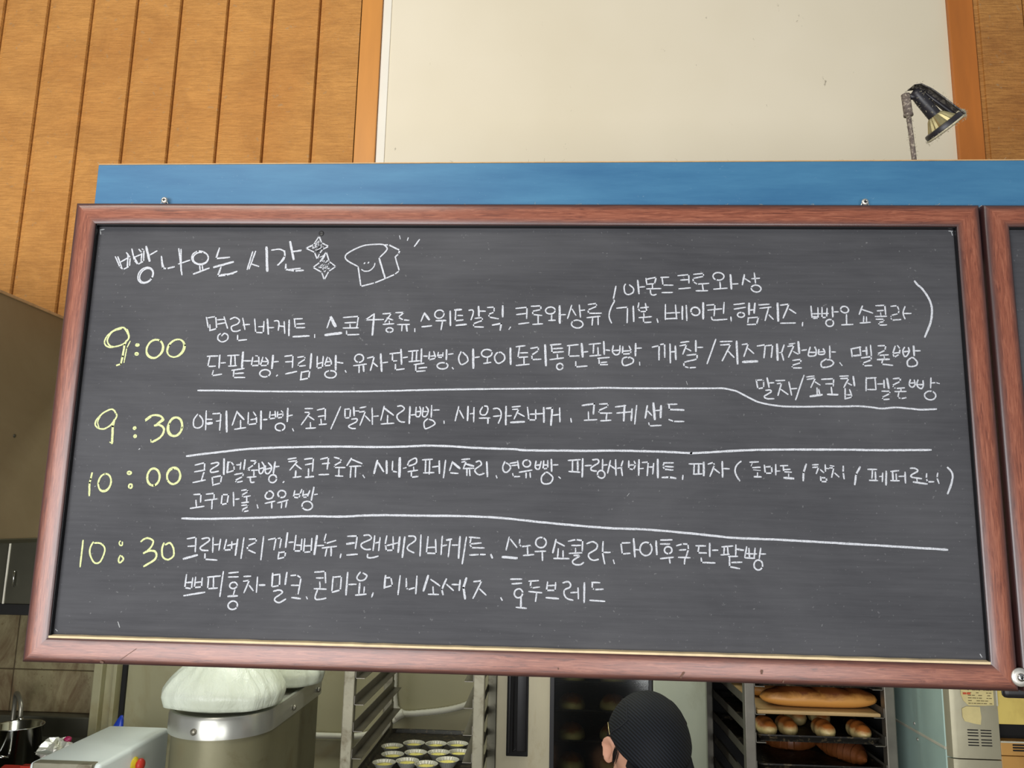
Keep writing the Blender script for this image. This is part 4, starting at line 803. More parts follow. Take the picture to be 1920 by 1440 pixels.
# curved yoke over the lamp: a shell strip from the pivot down to the ring
side = AX.cross(Vector((0, 1, 0))).normalized()
if side.x < 0: side = -side
wy = AX.cross(side).normalized()
ctr = [(-0.011, -0.006), (-0.0115, 0.002), (-0.006, 0.0115), (0.010, 0.0190), (0.030, 0.0245), (0.050, 0.0290), (0.061, 0.0315), (0.0685, 0.0325)]
bm = B()
def yk(i, j):
    d, o = ctr[i]; t = (j % 8) / 7; a = -1 + 2 * t; hw = 0.0095 + 0.0005 * i
    drop = 0.0045 * a * a
    off = 0.0022 if j < 8 else 0.0
    return along(d) + side * (o - drop + off) + wy * (a if j < 8 else -a) * hw
V = [[bm.verts.new(yk(i, j)) for j in range(16)] for i in range(len(ctr))]
for i in range(len(ctr) - 1):
    for j in range(16): bm.faces.new((V[i][j], V[i][(j + 1) % 16], V[i + 1][(j + 1) % 16], V[i + 1][j]))
bm.faces.new(V[0]); bm.faces.new(V[-1][::-1])
obj('yoke', bm, 'yoke', sp, True)
bm = B(); tube(bm, [along(0.004) + side * 0.010, along(0.030) + side * 0.0165, along(0.058) + side * 0.0235, along(0.067) + side * 0.0285], [0.0022, 0.0028, 0.0034, 0.003], 8); obj('arm_bar', bm, 'lampblack', sp, True)
bm = B(); tube(bm, [along(0.0655) + side * 0.031 - wy * 0.006, along(0.0655) + side * 0.031 + wy * 0.006], 0.0068, 14); obj('thumb_knob', bm, 'lampglass', sp, True, label='dust-covered grey knob')
# clinging dust: short fibres
bm = B()
for _ in range(420):
    r = random.random()
    if r < 0.30:
        a = random.uniform(0, 6.28); p = along(random.uniform(0.066, 0.075)) + (side * math.cos(a) + wy * math.sin(a)) * 0.030
    elif r < 0.62:
        i = random.uniform(0, 6.99); q = int(i); f = i - q
        d = ctr[q][0] * (1 - f) + ctr[q + 1][0] * f; o_ = ctr[q][1] * (1 - f) + ctr[q + 1][1] * f
        p = along(d) + side * (o_ + 0.002) + wy * random.uniform(-0.012, 0.012)
    elif r < 0.82:
        zz = random.uniform(2.29, 2.385); p = Vector((0.5770 - (zz - 2.29) * 0.06, 0.12, zz)) + Vector((random.choice((-1, 1)) * 0.0045, -0.002, 0))
    else:
        a = random.uniform(0, 6.28); p = along(random.uniform(0.0, 0.045)) + (side * math.cos(a) + wy * math.sin(a)) * 0.0098
    dv = Vector((random.gauss(0, 1), random.gauss(0, 1), random.gauss(-0.3, 1))).normalized()
    ln = random.uniform(0.0008, 0.0032); q2 = p + dv * ln * 0.5 + Vector((random.gauss(0, .0005), 0, random.gauss(0, .0005)))
    tube(bm, [p, q2, p + dv * ln], random.uniform(0.00012, 0.0003), 4)
df = obj('dust', bm, 'fuzz', sp, label='grey dust fibres clinging to the lamp'); df['kind'] = 'stuff'
# a few specks of fluff along the beam and frame tops
bm = B()
for _ in range(90):
    x = random.uniform(-0.59, 0.66); onb = random.random() < 0.5
    p = Vector((x, random.uniform(0.021, 0.03), BZ + 0.3656 + 0.0049 * (x + 0.587))) if onb else Vector((x if x < 0.6 else 0.55, random.uniform(0.007, 0.018), BZ + OH + 0.0016))
    for __ in range(2):
        dv = Vector((random.gauss(0, 1.5), random.gauss(0, .4), abs(random.gauss(0, .5)) + 0.1)).normalized(); ln = random.uniform(0.002, 0.006)
        tube(bm, [p, p + dv * ln * 0.6, p + dv * ln + Vector((0, 0, -0.0004))], 0.00016, 4)
ff = tag(obj('fluff', bm, 'fuzz'), 'tiny pale dust fluff lying along the beam and frame tops', 'dust'); ff['kind'] = 'stuff'
# ================================================================== KITCHEN, LEFT
hood = thing('exhaust_hood', 'brown steel exhaust hood at the left of the chalkboard', 'hood', (-1.8, 1.0, 1.685))
bm = B(); box(bm, -2.499, -1.10, 0.40, 1.95, 1.69, 2.200, 0.003); obj('hood_body', bm, 'hood', hood)
bm = B(); box(bm, -2.499, -1.097, 0.397, 1.953, 1.682, 1.692, 0.002); obj('bottom_rim', bm, 'darksteel', hood)
bm = B(); box(bm, -1.104, -1.0965, 0.397, 1.953, 2.1985, 2.2045, 0.001); obj('top_edge', bm, 'raw', hood)
for q in range(3):
    bm = B(); lathe(bm, [(0.004, 0), (0.0038, 0.0012), (0.002, 0.002), (0, 0.0021)], (-1.10, 0.50 + q * 0.16, 1.74 + (q % 2) * 0.17), (1, 0, 0), 12); obj('rivet', bm, 'darksteel', hood, True)

cab = thing('wall_cabinet', 'dark steel wall cabinet beyond the hood at the left edge', 'cabinet', (-2.15, 2.37, 1.34))
bm = B(); box(bm, -2.498, -1.93, 2.215, 2.538, 1.384, 1.95, 0.002); obj('carcass', bm, 'darksteel', cab)
for x0, x1 in ((-2.48, -2.124), (-2.118, -1.935)):
    bm = B(); box(bm, x0, x1, 2.200, 2.2145, 1.386, 1.945, 0.002); dr = obj('door', bm, 'darksteel', cab)
    hx = -2.083 if x0 > -2.2 else -2.40
    bm = B(); tube(bm, [(hx, 2.199, 1.455), (hx, 2.190, 1.458), (hx - 0.002, 2.190, 1.512), (hx - 0.002, 2.199, 1.515)], 0.0035, 8); obj('handle', bm, 'chrome', dr, True)
bm = B(); box(bm, -2.1235, -2.1185, 2.196, 2.2148, 1.386, 1.945); obj('door_gap_strip', bm, 'white_trim', cab)
bm = B(); box(bm, -2.498, -1.93, 2.215, 2.538, 1.341, 1.3835, 0.002); obj('light_rail', bm, 'black', cab)

sink = thing('sink_unit', 'dark stainless steel sink with tall splashback against the stained tiles', 'sink', (-2.1, 2.25, 0.0))
bm = B()
box(bm, -2.495, -1.86, 2.475, 2.535, 0.80, 0.900, 0.006)
obj('splashback', bm, 'darksteel', sink)
bm = B(); box(bm, -2.495, -1.55, 1.90, 2.0, 0.79, 0.82, 0.003); box(bm, -2.495, -1.55, 2.42, 2.475, 0.79, 0.82, 0.003); box(bm, -2.495, -2.44, 2.0, 2.42, 0.79, 0.82); box(bm, -1.76, -1.55, 2.0, 2.42, 0.79, 0.82)
obj('worktop', bm, 'darksteel', sink)
bm = B(); box(bm, -2.44, -1.76, 2.0, 2.42, 0.60, 0.61); box(bm, -2.45, -2.44, 2.0, 2.42, 0.60, 0.80); box(bm, -1.76, -1.75, 2.0, 2.42, 0.60, 0.80); box(bm, -2.44, -1.76, 1.99, 2.0, 0.60, 0.79); box(bm, -2.44, -1.76, 2.42, 2.43, 0.60, 0.79)
obj('basin', bm, 'darksteel', sink)
for x, y in ((-2.46, 1.94), (-1.60, 1.94), (-2.46, 2.44), (-1.60, 2.44)):
    bm = B(); tube(bm, [(x, y, 0.0), (x, y, 0.79)], 0.018, 10); obj('leg', bm, 'steel', sink, True)
fc = thing('faucet', 'chrome gooseneck faucet at the far left edge behind the sink', 'faucet', (-2.16, 2.44, 0.82))
bm = B(); tube(bm, catmull([(-2.18, 2.44, 0.82), (-2.18, 2.44, 0.95), (-2.16, 2.41, 1.000), (-2.115, 2.36, 1.003), (-2.082, 2.33, 0.975), (-2.076, 2.325, 0.925)], 6), 0.009, 12); obj('spout', bm, 'steel', fc, True)
bm = B(); lathe(bm, [(0.022, 0), (0.022, 0.02), (0.014, 0.03)], (-2.18, 2.44, 0.82), (0, 0, 1), 18); obj('base', bm, 'chrome', fc, True)
bm = B(); tube(bm, [(-2.076, 2.325, 0.926), (-2.076, 2.325, 0.905)], [0.013, 0.012], 12); obj('nozzle', bm, 'chrome', fc, True)
def pot(x, y, z, r, h, label):
    t = thing('steel_pot', label, 'pot', (x, y, z))
    bm = B(); lathe(bm, [(r * .9, 0), (r, 0.01), (r, h), (r * 1.06, h + .003), (r * 1.06, h), (r * .95, h - .003), (r * .94, 0.012), (0, 0.010)], (x, y, z), (0, 0, 1), 36); obj('pot_wall', bm, 'chrome', t, True)
    bm = B(); tube(bm, catmull([(x + r * .3, y - r * .96, z + h * .7), (x + r * .2, y - r * 1.25, z + h * .72), (x - r * .2, y - r * 1.25, z + h * .72), (x - r * .3, y - r * .96, z + h * .7)], 5), 0.006, 8); obj('handle', bm, 'chrome', t, True)
    return t
pot(-2.010, 2.22, 0.61, 0.085, 0.315, 'shiny steel stockpot standing in the sink, at the left edge')
# crockery piled in the basin
bm = B(); box(bm, -1.93, -1.72, 2.03, 2.06, 0.625, 0.835, 0.004, rot=Matrix.Rotation(R(12), 3, 'X')); box(bm, -1.86, -1.80, 2.02, 2.05, 0.83, 0.836)
cb = tag(obj('cutting_board', B(), 'red'), 'red plastic board standing at the front of the sink', 'cutting board')
bm.to_mesh(cb.data); bm.free()
bm = B()
def crump(i, j):
    a = 2 * math.pi * i / 28; b = -math.pi / 2 + math.pi * j / 15
    r = 1 + 0.22 * math.sin(5 * a + 3 * b) + random.uniform(-.14, .14)
    return Vector((-1.835 + 0.062 * r * math.cos(a) * math.cos(b), 2.20 + 0.05 * r * math.sin(a) * math.cos(b), 0.835 + 0.045 * r * math.sin(b)))
grid(bm, crump, 28, 16, True); bmesh.ops.remove_doubles(bm, verts=bm.verts, dist=0.002)
tag(obj('crumpled_foil', bm, 'foil'), 'crumpled silvery foil heaped in the sink beside the pot', 'foil')
bm = B(); grid(bm, lambda i, j: Vector((-1.79 + 0.014 * (i - 3), 2.09 + 0.02 * (j - 2), 0.862 + 0.0016 * (i - 3) ** 2 * 0.6 - 0.006 * (j - 2) * 0.5)), 7, 5)
bmesh.ops.solidify(bm, geom=bm.faces, thickness=0.004); tag(obj('dish', bm, 'grey_white', None, True), 'small curved white dish on top of the foil in the sink', 'dish')
bm = B(); lathe(bm, [(0.0, 0.0), (0.013, 0.002), (0.014, 0.014), (0.010, 0.018), (0.0, 0.019)], (-1.805, 2.215, 0.872), (0.2, -0.4, 1), 18); tag(obj('bottle_cap', bm, 'magenta', None, True), 'tiny magenta cap lying on the foil in the sink', 'cap')
# ================================================================== DOUGH MACHINE
mc = thing('dough_machine', 'pale grey-white bakery machine with a red stop button, lower left', 'machine', (-1.13, 1.21, 0.0))
bm = B()
vs = box(bm, -1.215, -1.035, 1.03, 1.395, 0.25, 1.145)
bmesh.ops.bevel(bm, geom=list(bm.edges), offset=0.012, segments=4, profile=0.55, affect='EDGES')
obj('housing', bm, 'grey_white', mc, 'auto')
bm = B(); box(bm, -1.200, -1.05, 1.0265, 1.0302, 1.075, 1.130, 0.001); obj('label_plate', bm, 'yellowplastic', mc, label='yellow label strip on the machine front')
bm = B(); box(bm, -1.20, -1.05, 1.02, 1.05, 1.128, 1.1475, 0.004); obj('worn_front_lip', bm, 'alu', mc)
bm = B(); lathe(bm, [(0.019, 0), (0.019, 0.004), (0.013, 0.006), (0.013, 0.009)], (-1.036, 1.20, 1.098), (1, 0, 0), 24); eb = obj('button_base', bm, 'yellowplastic', mc, True, label='yellow base of the stop button')
bm = B(); lathe(bm, [(0.008, 0.004), (0.008, 0.012), (0.0155, 0.014), (0.0165, 0.020), (0.012, 0.026), (0, 0.028)], (-1.036, 1.20, 1.098), (1, 0, 0), 24); obj('stop_button', bm, 'red', eb, True, label='red mushroom stop button')
for x, y in ((-1.19, 1.06), (-1.06, 1.06), (-1.19, 1.37), (-1.06, 1.37)):
    bm = B(); tube(bm, [(x, y, 0), (x, y, 0.25)], 0.016, 10); obj('leg', bm, 'steel', mc, True)

bl = thing('plastic_bag', 'small bright blue plastic bag peeking up behind the pale machine', 'bag', (-1.60, 2.2, 0.821))
bm = B()
def bb(i, j):
    t = i / 11; a = 2 * math.pi * j / 14
    wv = (0.040 * (1 - t) ** 0.7 + 0.004) * (1 + 0.18 * math.sin(3 * a + 5 * t))
    return Vector((-1.622 + 0.030 * t + wv * math.cos(a), 2.2 + 0.7 * wv * math.sin(a), 0.8215 + 0.158 * t))
V = grid(bm, lambda i, j: bb(i, j), 12, 14)
for i in range(11): bm.faces.new((V[i][13], V[i][0], V[i + 1][0], V[i + 1][13]))
bm.faces.new(V[0]); bm.faces.new(V[-1])
obj('bag_film', bm, 'bluebag', bl, True)

# ================================================================== FLOUR BIN
fb = thing('flour_bin', 'tall oval steel bin with a riveted rim, right of the pale machine', 'bin', (-0.857, 1.55, 0.0))
def stad(r, y0, y1, cx=-0.857, n=26):
    pts = []
    for i in range(n + 1):
        a = math.pi + math.pi * i / n; pts.append((cx + r * math.cos(a), y0 + r * 1.05 * math.sin(a)))
    for i in range(n + 1):
        a = math.pi * i / n; pts.append((cx + r * math.cos(a), y1 + r * 0.6 * math.sin(a)))
    return pts
bm = B(); prism_z(bm, stad(0.137, 1.345, 1.80), 0.0, 1.185); obj('tank', bm, 'bin', fb, 'auto')
bm = B()
o_ = stad(0.147, 1.345, 1.80); i_ = stad(0.128, 1.345, 1.80)
zs = [(o_, 1.165), (o_, 1.212), (stad(0.143, 1.345, 1.80), 1.221), (stad(0.133, 1.345, 1.80), 1.221), (i_, 1.212), (i_, 1.165)]
rr = [[bm.verts.new((x, y, z)) for x, y in p] for p, z in zs]
for a, b in zip(rr, rr[1:] + rr[:1]):
    for q in range(len(a)): bm.faces.new((a[q], a[(q + 1) % len(a)], b[(q + 1) % len(b)], b[q]))
obj('rim', bm, 'rim', fb, 'auto')
bm = B(); prism_z(bm, stad(0.130, 1.345, 1.80), 1.185, 1.214); obj('lid', bm, 'rim', fb)
for x, y, ax in ((-0.878, 1.193, (-0.15, -1, 0)), (-0.709, 1.50, (1, 0, 0)), (-0.709, 1.76, (1, 0, 0))):
    bm = B(); lathe(bm, [(0.0085, 0), (0.0085, 0.005), (0.005, 0.008), (0, 0.009)], (x, y, 1.186), ax, 14); obj('rim_bolt', bm, 'steel', fb, True)
def sack(cx, cy, z0, rx, ry, h, label, ph, seed, drop=0.0):
    t = thing('flour_bag', label, 'bag', (cx, cy, z0), 'plastic bags of white flour on the bin')
    rnd = random.Random(seed); bm = B()
    def f(i, j):
        a = 2 * math.pi * i / 112; v = j / 26
        sq = (abs(math.cos(a)) ** 3.2 + abs(math.sin(a)) ** 3.2) ** (-1 / 3.2)
        if v < 0.10: s, z = 0.72 + 0.22 * (v / 0.10), 0.004 + 0.05 * h * (v / 0.10)
        else:
            u = (v - 0.10) / 0.90
            s = (1 - max(0, u - 0.16) ** 1.5 * 1.30) * (0.94 + 0.06 * min(1, u / 0.16)); z = 0.05 * h + 0.95 * h * u ** 0.92
            s = max(s, 0.10)
        wr = 1 + 0.030 * math.sin(5 * a + ph + 3 * v) * v + (0.020 * math.sin(14 * a + 2 * ph - 5 * v + 2 * math.sin(3 * a)) + 0.012 * math.sin(27 * a + ph + 7 * v)) * v ** 0.7 + 0.05 * max(0, math.cos(4 * (a - 0.75))) ** 6 * (1 - v) + rnd.uniform(-.004, .004)
        z += 0.05 * h * math.sin(3 * a + ph) * v * (1 - v)
        s *= wr * (0.86 + 0.14 * sq)
        return Vector((cx + rx * s * math.cos(a), cy + ry * s * math.sin(a), z0 + z))
    V = grid(bm, f, 112, 27, True); bm.faces.new([V[i][0] for i in range(112)][::-1]); bm.faces.new([V[i][26] for i in range(112)])
    obj('bag_film', bm, 'bag', t, True)
    bm = B(); lathe(bm, [(rx * .10, 0), (rx * .07, .012), (rx * .16, .04), (rx * .13, .06)], (cx, cy, z0 + h * .985), (0.1, -.1, 1), 20, wob=lambda i, hh: 1.2 if i % 2 else .85); obj('tied_neck', bm, 'bag', t, True)
    return t
sack(-0.858, 1.335, 1.2215, 0.168, 0.15, 0.190, 'big clear plastic bag of flour on the front of the steel bin', 0.4, 3)
sack(-0.800, 1.640, 1.2215, 0.140, 0.11, 0.17, 'smaller plastic bag of flour behind the big one on the bin', 1.8, 5)
sack(-0.800, 1.835, 1.2215, 0.075, 0.075, 0.10, 'small plastic bag at the far end of the steel bin', 2.9, 9)

# ================================================================== PIPES ON THE BACK WALL
def pipe(name, pts, label, ribs=True):
    t = thing(name, label, 'pipe', pts[0], 'white conduits on the back wall')
    P = resample(catmull(pts, 8), 0.006)
    bm = B(); tube(bm, P, [0.0125 + (0.0012 if (i % 2 and ribs) else 0) for i in range(len(P))], 10); obj('conduit', bm, 'pipe', t, True)
    return t
p1 = pipe('conduit_pipe', [(-0.596, 2.53, 1.60), (-0.594, 2.53, 1.10), (-0.588, 2.53, 0.99), (-0.575, 2.53, 0.957), (-0.540, 2.53, 0.943), (-0.46, 2.53, 0.950), (-0.36, 2.53, 0.965), (-0.29, 2.53, 0.985), (-0.22, 2.53, 1.02)], 'white corrugated conduit coming down the wall behind the left rack and turning right')
p2 = pipe('conduit_pipe', [(-1.02, 2.53, 0.846), (-0.80, 2.53, 0.846), (-0.72, 2.53, 0.852), (-0.66, 2.53, 0.872), (-0.61, 2.53, 0.902), (-0.575, 2.53, 0.925)], 'white pipe running low behind the flour bin up to the left rack', False)
bm = B(); lathe(bm, [(0.017, -0.02), (0.019, -0.016), (0.019, 0.016), (0.017, 0.02)], (-0.566, 2.53, 0.938), (0.8, 0, 0.4), 18); obj('pipe_joint', bm, 'pipe', p1, True)

# ================================================================== RACK WITH FOIL CUPS
def rack(name, label, xl, xr, y0, y1, w, zs, ztop, mat, rmat, group, skip=()):
    t = thing(name, label, 'rack', ((xl + xr) / 2, (y0 + y1) / 2, 0.0), group)
    for x, y in ((xl, y0), (xr, y0), (xl, y1), (xr, y1)):
        bm = B(); box(bm, x - w / 2, x + w / 2, y - w / 2, y + w / 2, 0.075, ztop, 0.003); obj('post', bm, mat, t)
        bm = B(); lathe(bm, [(0.0, -0.012), (0.034, -0.012), (0.036, 0), (0.034, 0.012), (0.0, 0.012)], (x, y, 0.036), (1, 0, 0), 20); box(bm, x - .012, x + .012, y - .012, y + .012, 0.05, 0.08); obj('caster', bm, 'black', t, True)
    for z in zs:
        for s, x in ((1, xl + w / 2), (-1, xr - w / 2)):
            bm = B()
            box(bm, min(x, x + s * 0.002), max(x, x + s * 0.002), y0 - 0.01, y1 + 0.015, z - 0.002, z + 0.026)
            box(bm, min(x, x + s * 0.030), max(x, x + s * 0.030), y0 - 0.01, y1 + 0.015, z - 0.002, z)
            obj('tray_rail', bm, rmat, t)
    for y in (y0, y1):
        for z in (0.12, ztop - 0.02):
            bm = B(); box(bm, xl, xr, y - w / 2 + .003, y + w / 2 - .003, z - 0.015, z + 0.015, 0.002); obj('crossbar', bm, mat, t)
    return t
Z1 = [0.55 + 0.0788 * i for i in range(14)]
rack('tray_rack', 'worn aluminium tray rack holding the foil cups, right of the flour bin', -0.564, -0.158, 1.60, 2.25, 0.034, Z1, 1.80, 'alu', 'rail', None)
def sheet_pan(x0, x1, y0, y1, z, label, lip=0.02, mat='pan', cat='tray', group=None):
    t = thing('baking_tray', label, cat, ((x0 + x1) / 2, (y0 + y1) / 2, z), group)
    bm = B(); box(bm, x0 + .012, x1 - .012, y0 + .012, y1 - .012, z, z + 0.0016)
    obj('pan_floor', bm, mat, t)
    bm = B()
    def loop(d, zz):
        r = 0.02; pts = []
        for cx, cy, a0 in ((x1 - r - d, y1 - r - d, 0), (x0 + r + d, y1 - r - d, 90), (x0 + r + d, y0 + r + d, 180), (x1 - r - d, y0 + r + d, 270)):
            for q in range(5):
                a = R(a0 + 90 * q / 4); pts.append(bm.verts.new((cx + r * math.cos(a), cy + r * math.sin(a), zz)))
        return pts
    L = [loop(.012, z + .0002), loop(.004, z + lip), loop(.0, z + lip + .002), loop(.0, z + lip - .002), loop(.003, z + lip - .003), loop(.0135, z - .0006)]
    for a, b in zip(L, L[1:]):
        for q in range(20): bm.faces.new((a[q], a[(q + 1) % 20], b[(q + 1) % 20], b[q]))
    obj('pan_rim', bm, mat, t, 'auto')
    return t
ZT = Z1[5]
sheet_pan(-0.545, -0.178, 1.615, 2.225, ZT + 0.0008, 'black baking tray with a dozen foil cups on the left rack', 0.012)
cup_px = [(-0.4855, 1.943, 'back row, leftmost'), (-0.417, 1.992, 'back row, second from left'), (-0.3385, 1.992, 'back row, third from left'), (-0.263, 2.001, 'back row, rightmost'),
          (-0.465, 1.846, 'middle row, leftmost'), (-0.3915, 1.876, 'middle row, second from left'), (-0.3145, 1.886, 'middle row, third from left'), (-0.2455, 1.900, 'middle row, rightmost'),
          (-0.475, 1.752, 'front row, leftmost'), (-0.4035, 1.778, 'front row, second from left'), (-0.3375, 1.752, 'front row, third from left'), (-0.274, 1.804, 'front row, rightmost')]
cz = ZT + 0.0024
c0 = thing('foil_cup', '', 'baking cup', (cup_px[0][0], cup_px[0][1], cz), 'foil cups of yellow filling on the tray')
bm = B(); X0, Y0 = cup_px[0][:2]
lathe(bm, [(0.0, 0.0), (0.021, 0.0), (0.0345, 0.0225), (0.0385, 0.0235), (0.0345, 0.0215), (0.022, 0.0012), (0.0, 0.0010)], (X0, Y0, cz), (0, 0, 1), 56, wob=lambda i, h: 1 + (0.03 if i % 2 else -0.03) * (1 if h > 0.002 else 0.2)); obj('foil_shell', bm, 'foil', c0, 'auto')
bm = B(); lathe(bm, [(0.0, 0.0150), (0.016, 0.0148), (0.0295, 0.0142)], (X0, Y0, cz), (0, 0, 1), 32); obj('filling', bm, 'custard', c0, True, label='yellow filling')
c0['label'] = 'fluted foil cup with yellow filling on the black tray, ' + cup_px[0][2]
for x, y, w_ in cup_px[1:]:
    dup(c0, (x - X0, y - Y0, 0), 'fluted foil cup with yellow filling on the black tray, ' + w_, rz=random.uniform(0, 3))

# ================================================================== CONVECTION OVEN
ov = thing('convection_oven', 'tall cream oven with a dark glass door behind the person', 'oven', (0.23, 2.1, 0.0))
y0 = 1.85
bm = B(); box(bm, -0.118, 0.590, y0 + 0.03, 2.50, 0.06, 0.13); box(bm, -0.118, 0.590, y0 + 0.03, 2.50, 1.75, 1.95); box(bm, -0.118, 0.0, y0 + 0.03, 2.50, 0.13, 1.75); box(bm, 0.475, 0.590, y0 + 0.03, 2.50, 0.13, 1.75); box(bm, 0.0, 0.475, 2.46, 2.50, 0.13, 1.75)
obj('cabinet', bm, 'blackpit', ov)
dr = None
bm = B(); box(bm, -0.118, 0.068, y0, y0 + 0.03, 0.10, 1.94, 0.004); box(bm, 0.068, 0.405, y0, y0 + 0.03, 0.10, 0.40, 0.003); box(bm, 0.068, 0.405, y0, y0 + 0.03, 1.70, 1.94, 0.003)
dr = obj('door_frame', bm, 'ovenpanel', ov)
bm = B(); box(bm, 0.068, 0.405, y0 + 0.006, y0 + 0.012, 0.40, 1.70); obj('glass_pane', bm, 'glass', dr)
bm = B(); box(bm, 0.062, 0.078, y0 - 0.003, y0 + 0.012, 0.40, 1.70, 0.002); box(bm, 0.396, 0.407, y0 - 0.003, y0 + 0.012, 0.40, 1.70, 0.002); obj('glass_seal', bm, 'black', dr)
bm = B(); box(bm, -0.083, -0.010, y0 - 0.004, y0 + 0.002, 0.975, 1.56, 0.003); hp = obj('handle_recess', bm, 'blackpit', dr, label='long black upright handle recess')
bm = B(); box(bm, -0.078, -0.070, y0 - 0.008, y0 - 0.002, 0.985, 1.55, 0.002); box(bm, -0.050, -0.015, y0 - 0.009, y0 - 0.002, 0.99, 1.55, 0.004); tube(bm, [(-0.060, y0 - 0.006, 0.99), (-0.060, y0 - 0.006, 1.55)], 0.0018, 8); tube(bm, catmull([(-0.060, y0 - .006, 0.992), (-0.045, y0 - .006, 1.002), (-0.018, y0 - .006, 1.000)], 5), 0.0018, 8); obj('grip', bm, 'black', hp, True)
bm = B(); box(bm, 0.409, 0.590, y0, y0 + 0.03, 0.10, 1.94, 0.006); obj('side_panel', bm, 'ovenside', ov, label='plain greenish-grey panel right of the oven glass')
for x, y in ((-0.09, 1.91), (0.56, 1.91), (-0.09, 2.44), (0.56, 2.44)):
    bm = B(); tube(bm, [(x, y, 0), (x, y, 0.06)], 0.02, 10); obj('foot', bm, 'black', ov, True)
LV = [0.90, 1.00, 1.10, 1.195]
for q, z in enumerate(LV):
    sheet_pan(0.0015, 0.4735, 1.93, 2.40, z, 'dim tray of loaves inside the dark oven, ' + ['lowest visible', 'second from the bottom', 'second from the top', 'topmost'][q], 0.010, group='trays inside the oven')
    bm = B(); box(bm, 0.0, 0.004, 1.92, 2.42, z - 0.012, z - 0.0006); box(bm, 0.471, 0.475, 1.92, 2.42, z - 0.012, z - 0.0006); obj('shelf_rail', bm, 'rail', ov)
ob = None
def loaf(x, y, z, rx, ry, h, n=3):
    bm = B()
    def f(i, j):
        a = 2 * math.pi * i / 28; b = math.pi * 0.5 * j / 9
        r = math.cos(b) ** 0.75
        return Vector((x + rx * r * math.cos(a), y + ry * r * math.sin(a), z + h * math.sin(b) * (1 + 0.05 * math.sin(n * math.atan2(math.sin(a), math.cos(a)) * 2))))
    V = grid(bm, f, 28, 10, True); bm.faces.new([V[i][0] for i in range(28)][::-1])
    bmesh.ops.remove_doubles(bm, verts=bm.verts, dist=1e-5)
    return bm
for q, z in enumerate(LV):
    for c, x in enumerate((0.14, 0.29, 0.40)[:2]):
        bm = loaf(x, 2.02, z + 0.0018, 0.05, 0.075, 0.045)
        tag(obj('bread_loaf', bm, 'roll', None, True), 'dim loaf behind the oven glass, ' + ('left' if c == 0 else 'right') + ' on the ' + ['lowest visible', 'third', 'second', 'topmost'][q] + ' tray', 'bread', 'loaves baking in the dark oven')

# ================================================================== RACK WITH BREAD
Z2 = [1.134 - 0.0775 * 7 + 0.0775 * i for i in range(16)]
rack('tray_rack', 'grey steel rack loaded with bread at the lower right', 0.644, 1.045, 1.50, 2.12, 0.030, Z2, 1.80, 'rail', 'rail', None)
rk2 = [o for o in col.objects if o.get('label', '').startswith('grey steel rack')][0]
bm = B(); box(bm, 0.630, 1.066, 2.138, 2.142, 0.10, 1.78); obj('shade_back', bm, 'blackpit', rk2)  # added black sheet standing in for the darkness behind the rack
bm = B(); box(bm, 1.0615, 1.0655, 1.53, 2.138, 0.10, 1.78); obj('shade_end', bm, 'blackpit', rk2)  # added black sheet standing in for shade at the rack's right end
zb = Z2[8]       # wooden board with baguettes
bm = B(); box(bm, 0.666, 1.020, 1.490, 2.08, zb + 0.0006, zb + 0.0105, 0.004, 3)
tag(obj('wooden_board', bm, 'plywood', None, 'auto'), 'plywood board with rounded corners carrying the baguettes', 'board')
def baguette(cx, cy, z, half, r, ang, label, ph):
    bm = B(); n = 44; m = 20
    def f(i, j):
        t = -1 + 2 * i / (n - 1); a = 2 * math.pi * j / m
        rr = r * (max(0, 1 - abs(t) ** 3.4)) ** 0.55 + 0.0006
        x = t * half; yy = rr * 1.02 * math.cos(a); zz = rr * (0.86 if math.sin(a) > 0 else 0.62) * math.sin(a)
        if math.sin(a) > 0.25:                                   # slashes and their ears
            s = math.sin(t * 11 + yy * 60 + ph)
            zz += (rr * 0.12 * max(0, s) ** 3 - rr * 0.16 * max(0, -s) ** 3) * (1 - t * t)
        zz = max(zz, -r * 0.56)
        c, s2 = math.cos(ang), math.sin(ang)
        return Vector((cx + x * c - yy * s2, cy + x * s2 + yy * c, z + r * 0.56 + zz))
    V = grid(bm, f, n, m)
    for i in range(n - 1): bm.faces.new((V[i][m - 1], V[i][0], V[i + 1][0], V[i + 1][m - 1]))
    bm.faces.new(V[0]); bm.faces.new(V[-1][::-1])
    return tag(obj('baguette', bm, 'baguette', None, True), label, 'bread', 'baguettes on the plywood board')
baguette(0.866, 1.565, zb + 0.0112, 0.174, 0.0415, 0.0, 'front golden baguette on the plywood board in the right rack', 0.3)
baguette(0.828, 1.690, zb + 0.0112, 0.155, 0.0405, 0.05, 'second baguette lying behind the front one on the plywood board', 1.9)
zr = Z2[7]
sheet_pan(0.664, 1.024, 1.492, 2.10, zr + 0.0007, 'black baking tray of small rolls under the baguette board', 0.019, group='trays in the right rack')
sheet_pan(0.664, 1.024, 1.492, 2.10, Z2[6] + 0.0007, 'black baking tray of croissants, third level of the right rack', 0.017, group='trays in the right rack')
sheet_pan(0.664, 1.024, 1.492, 2.10, Z2[9] + 0.0007, 'dirty baking tray above the baguettes, cut off by the chalkboard', 0.016, group='trays in the right rack')
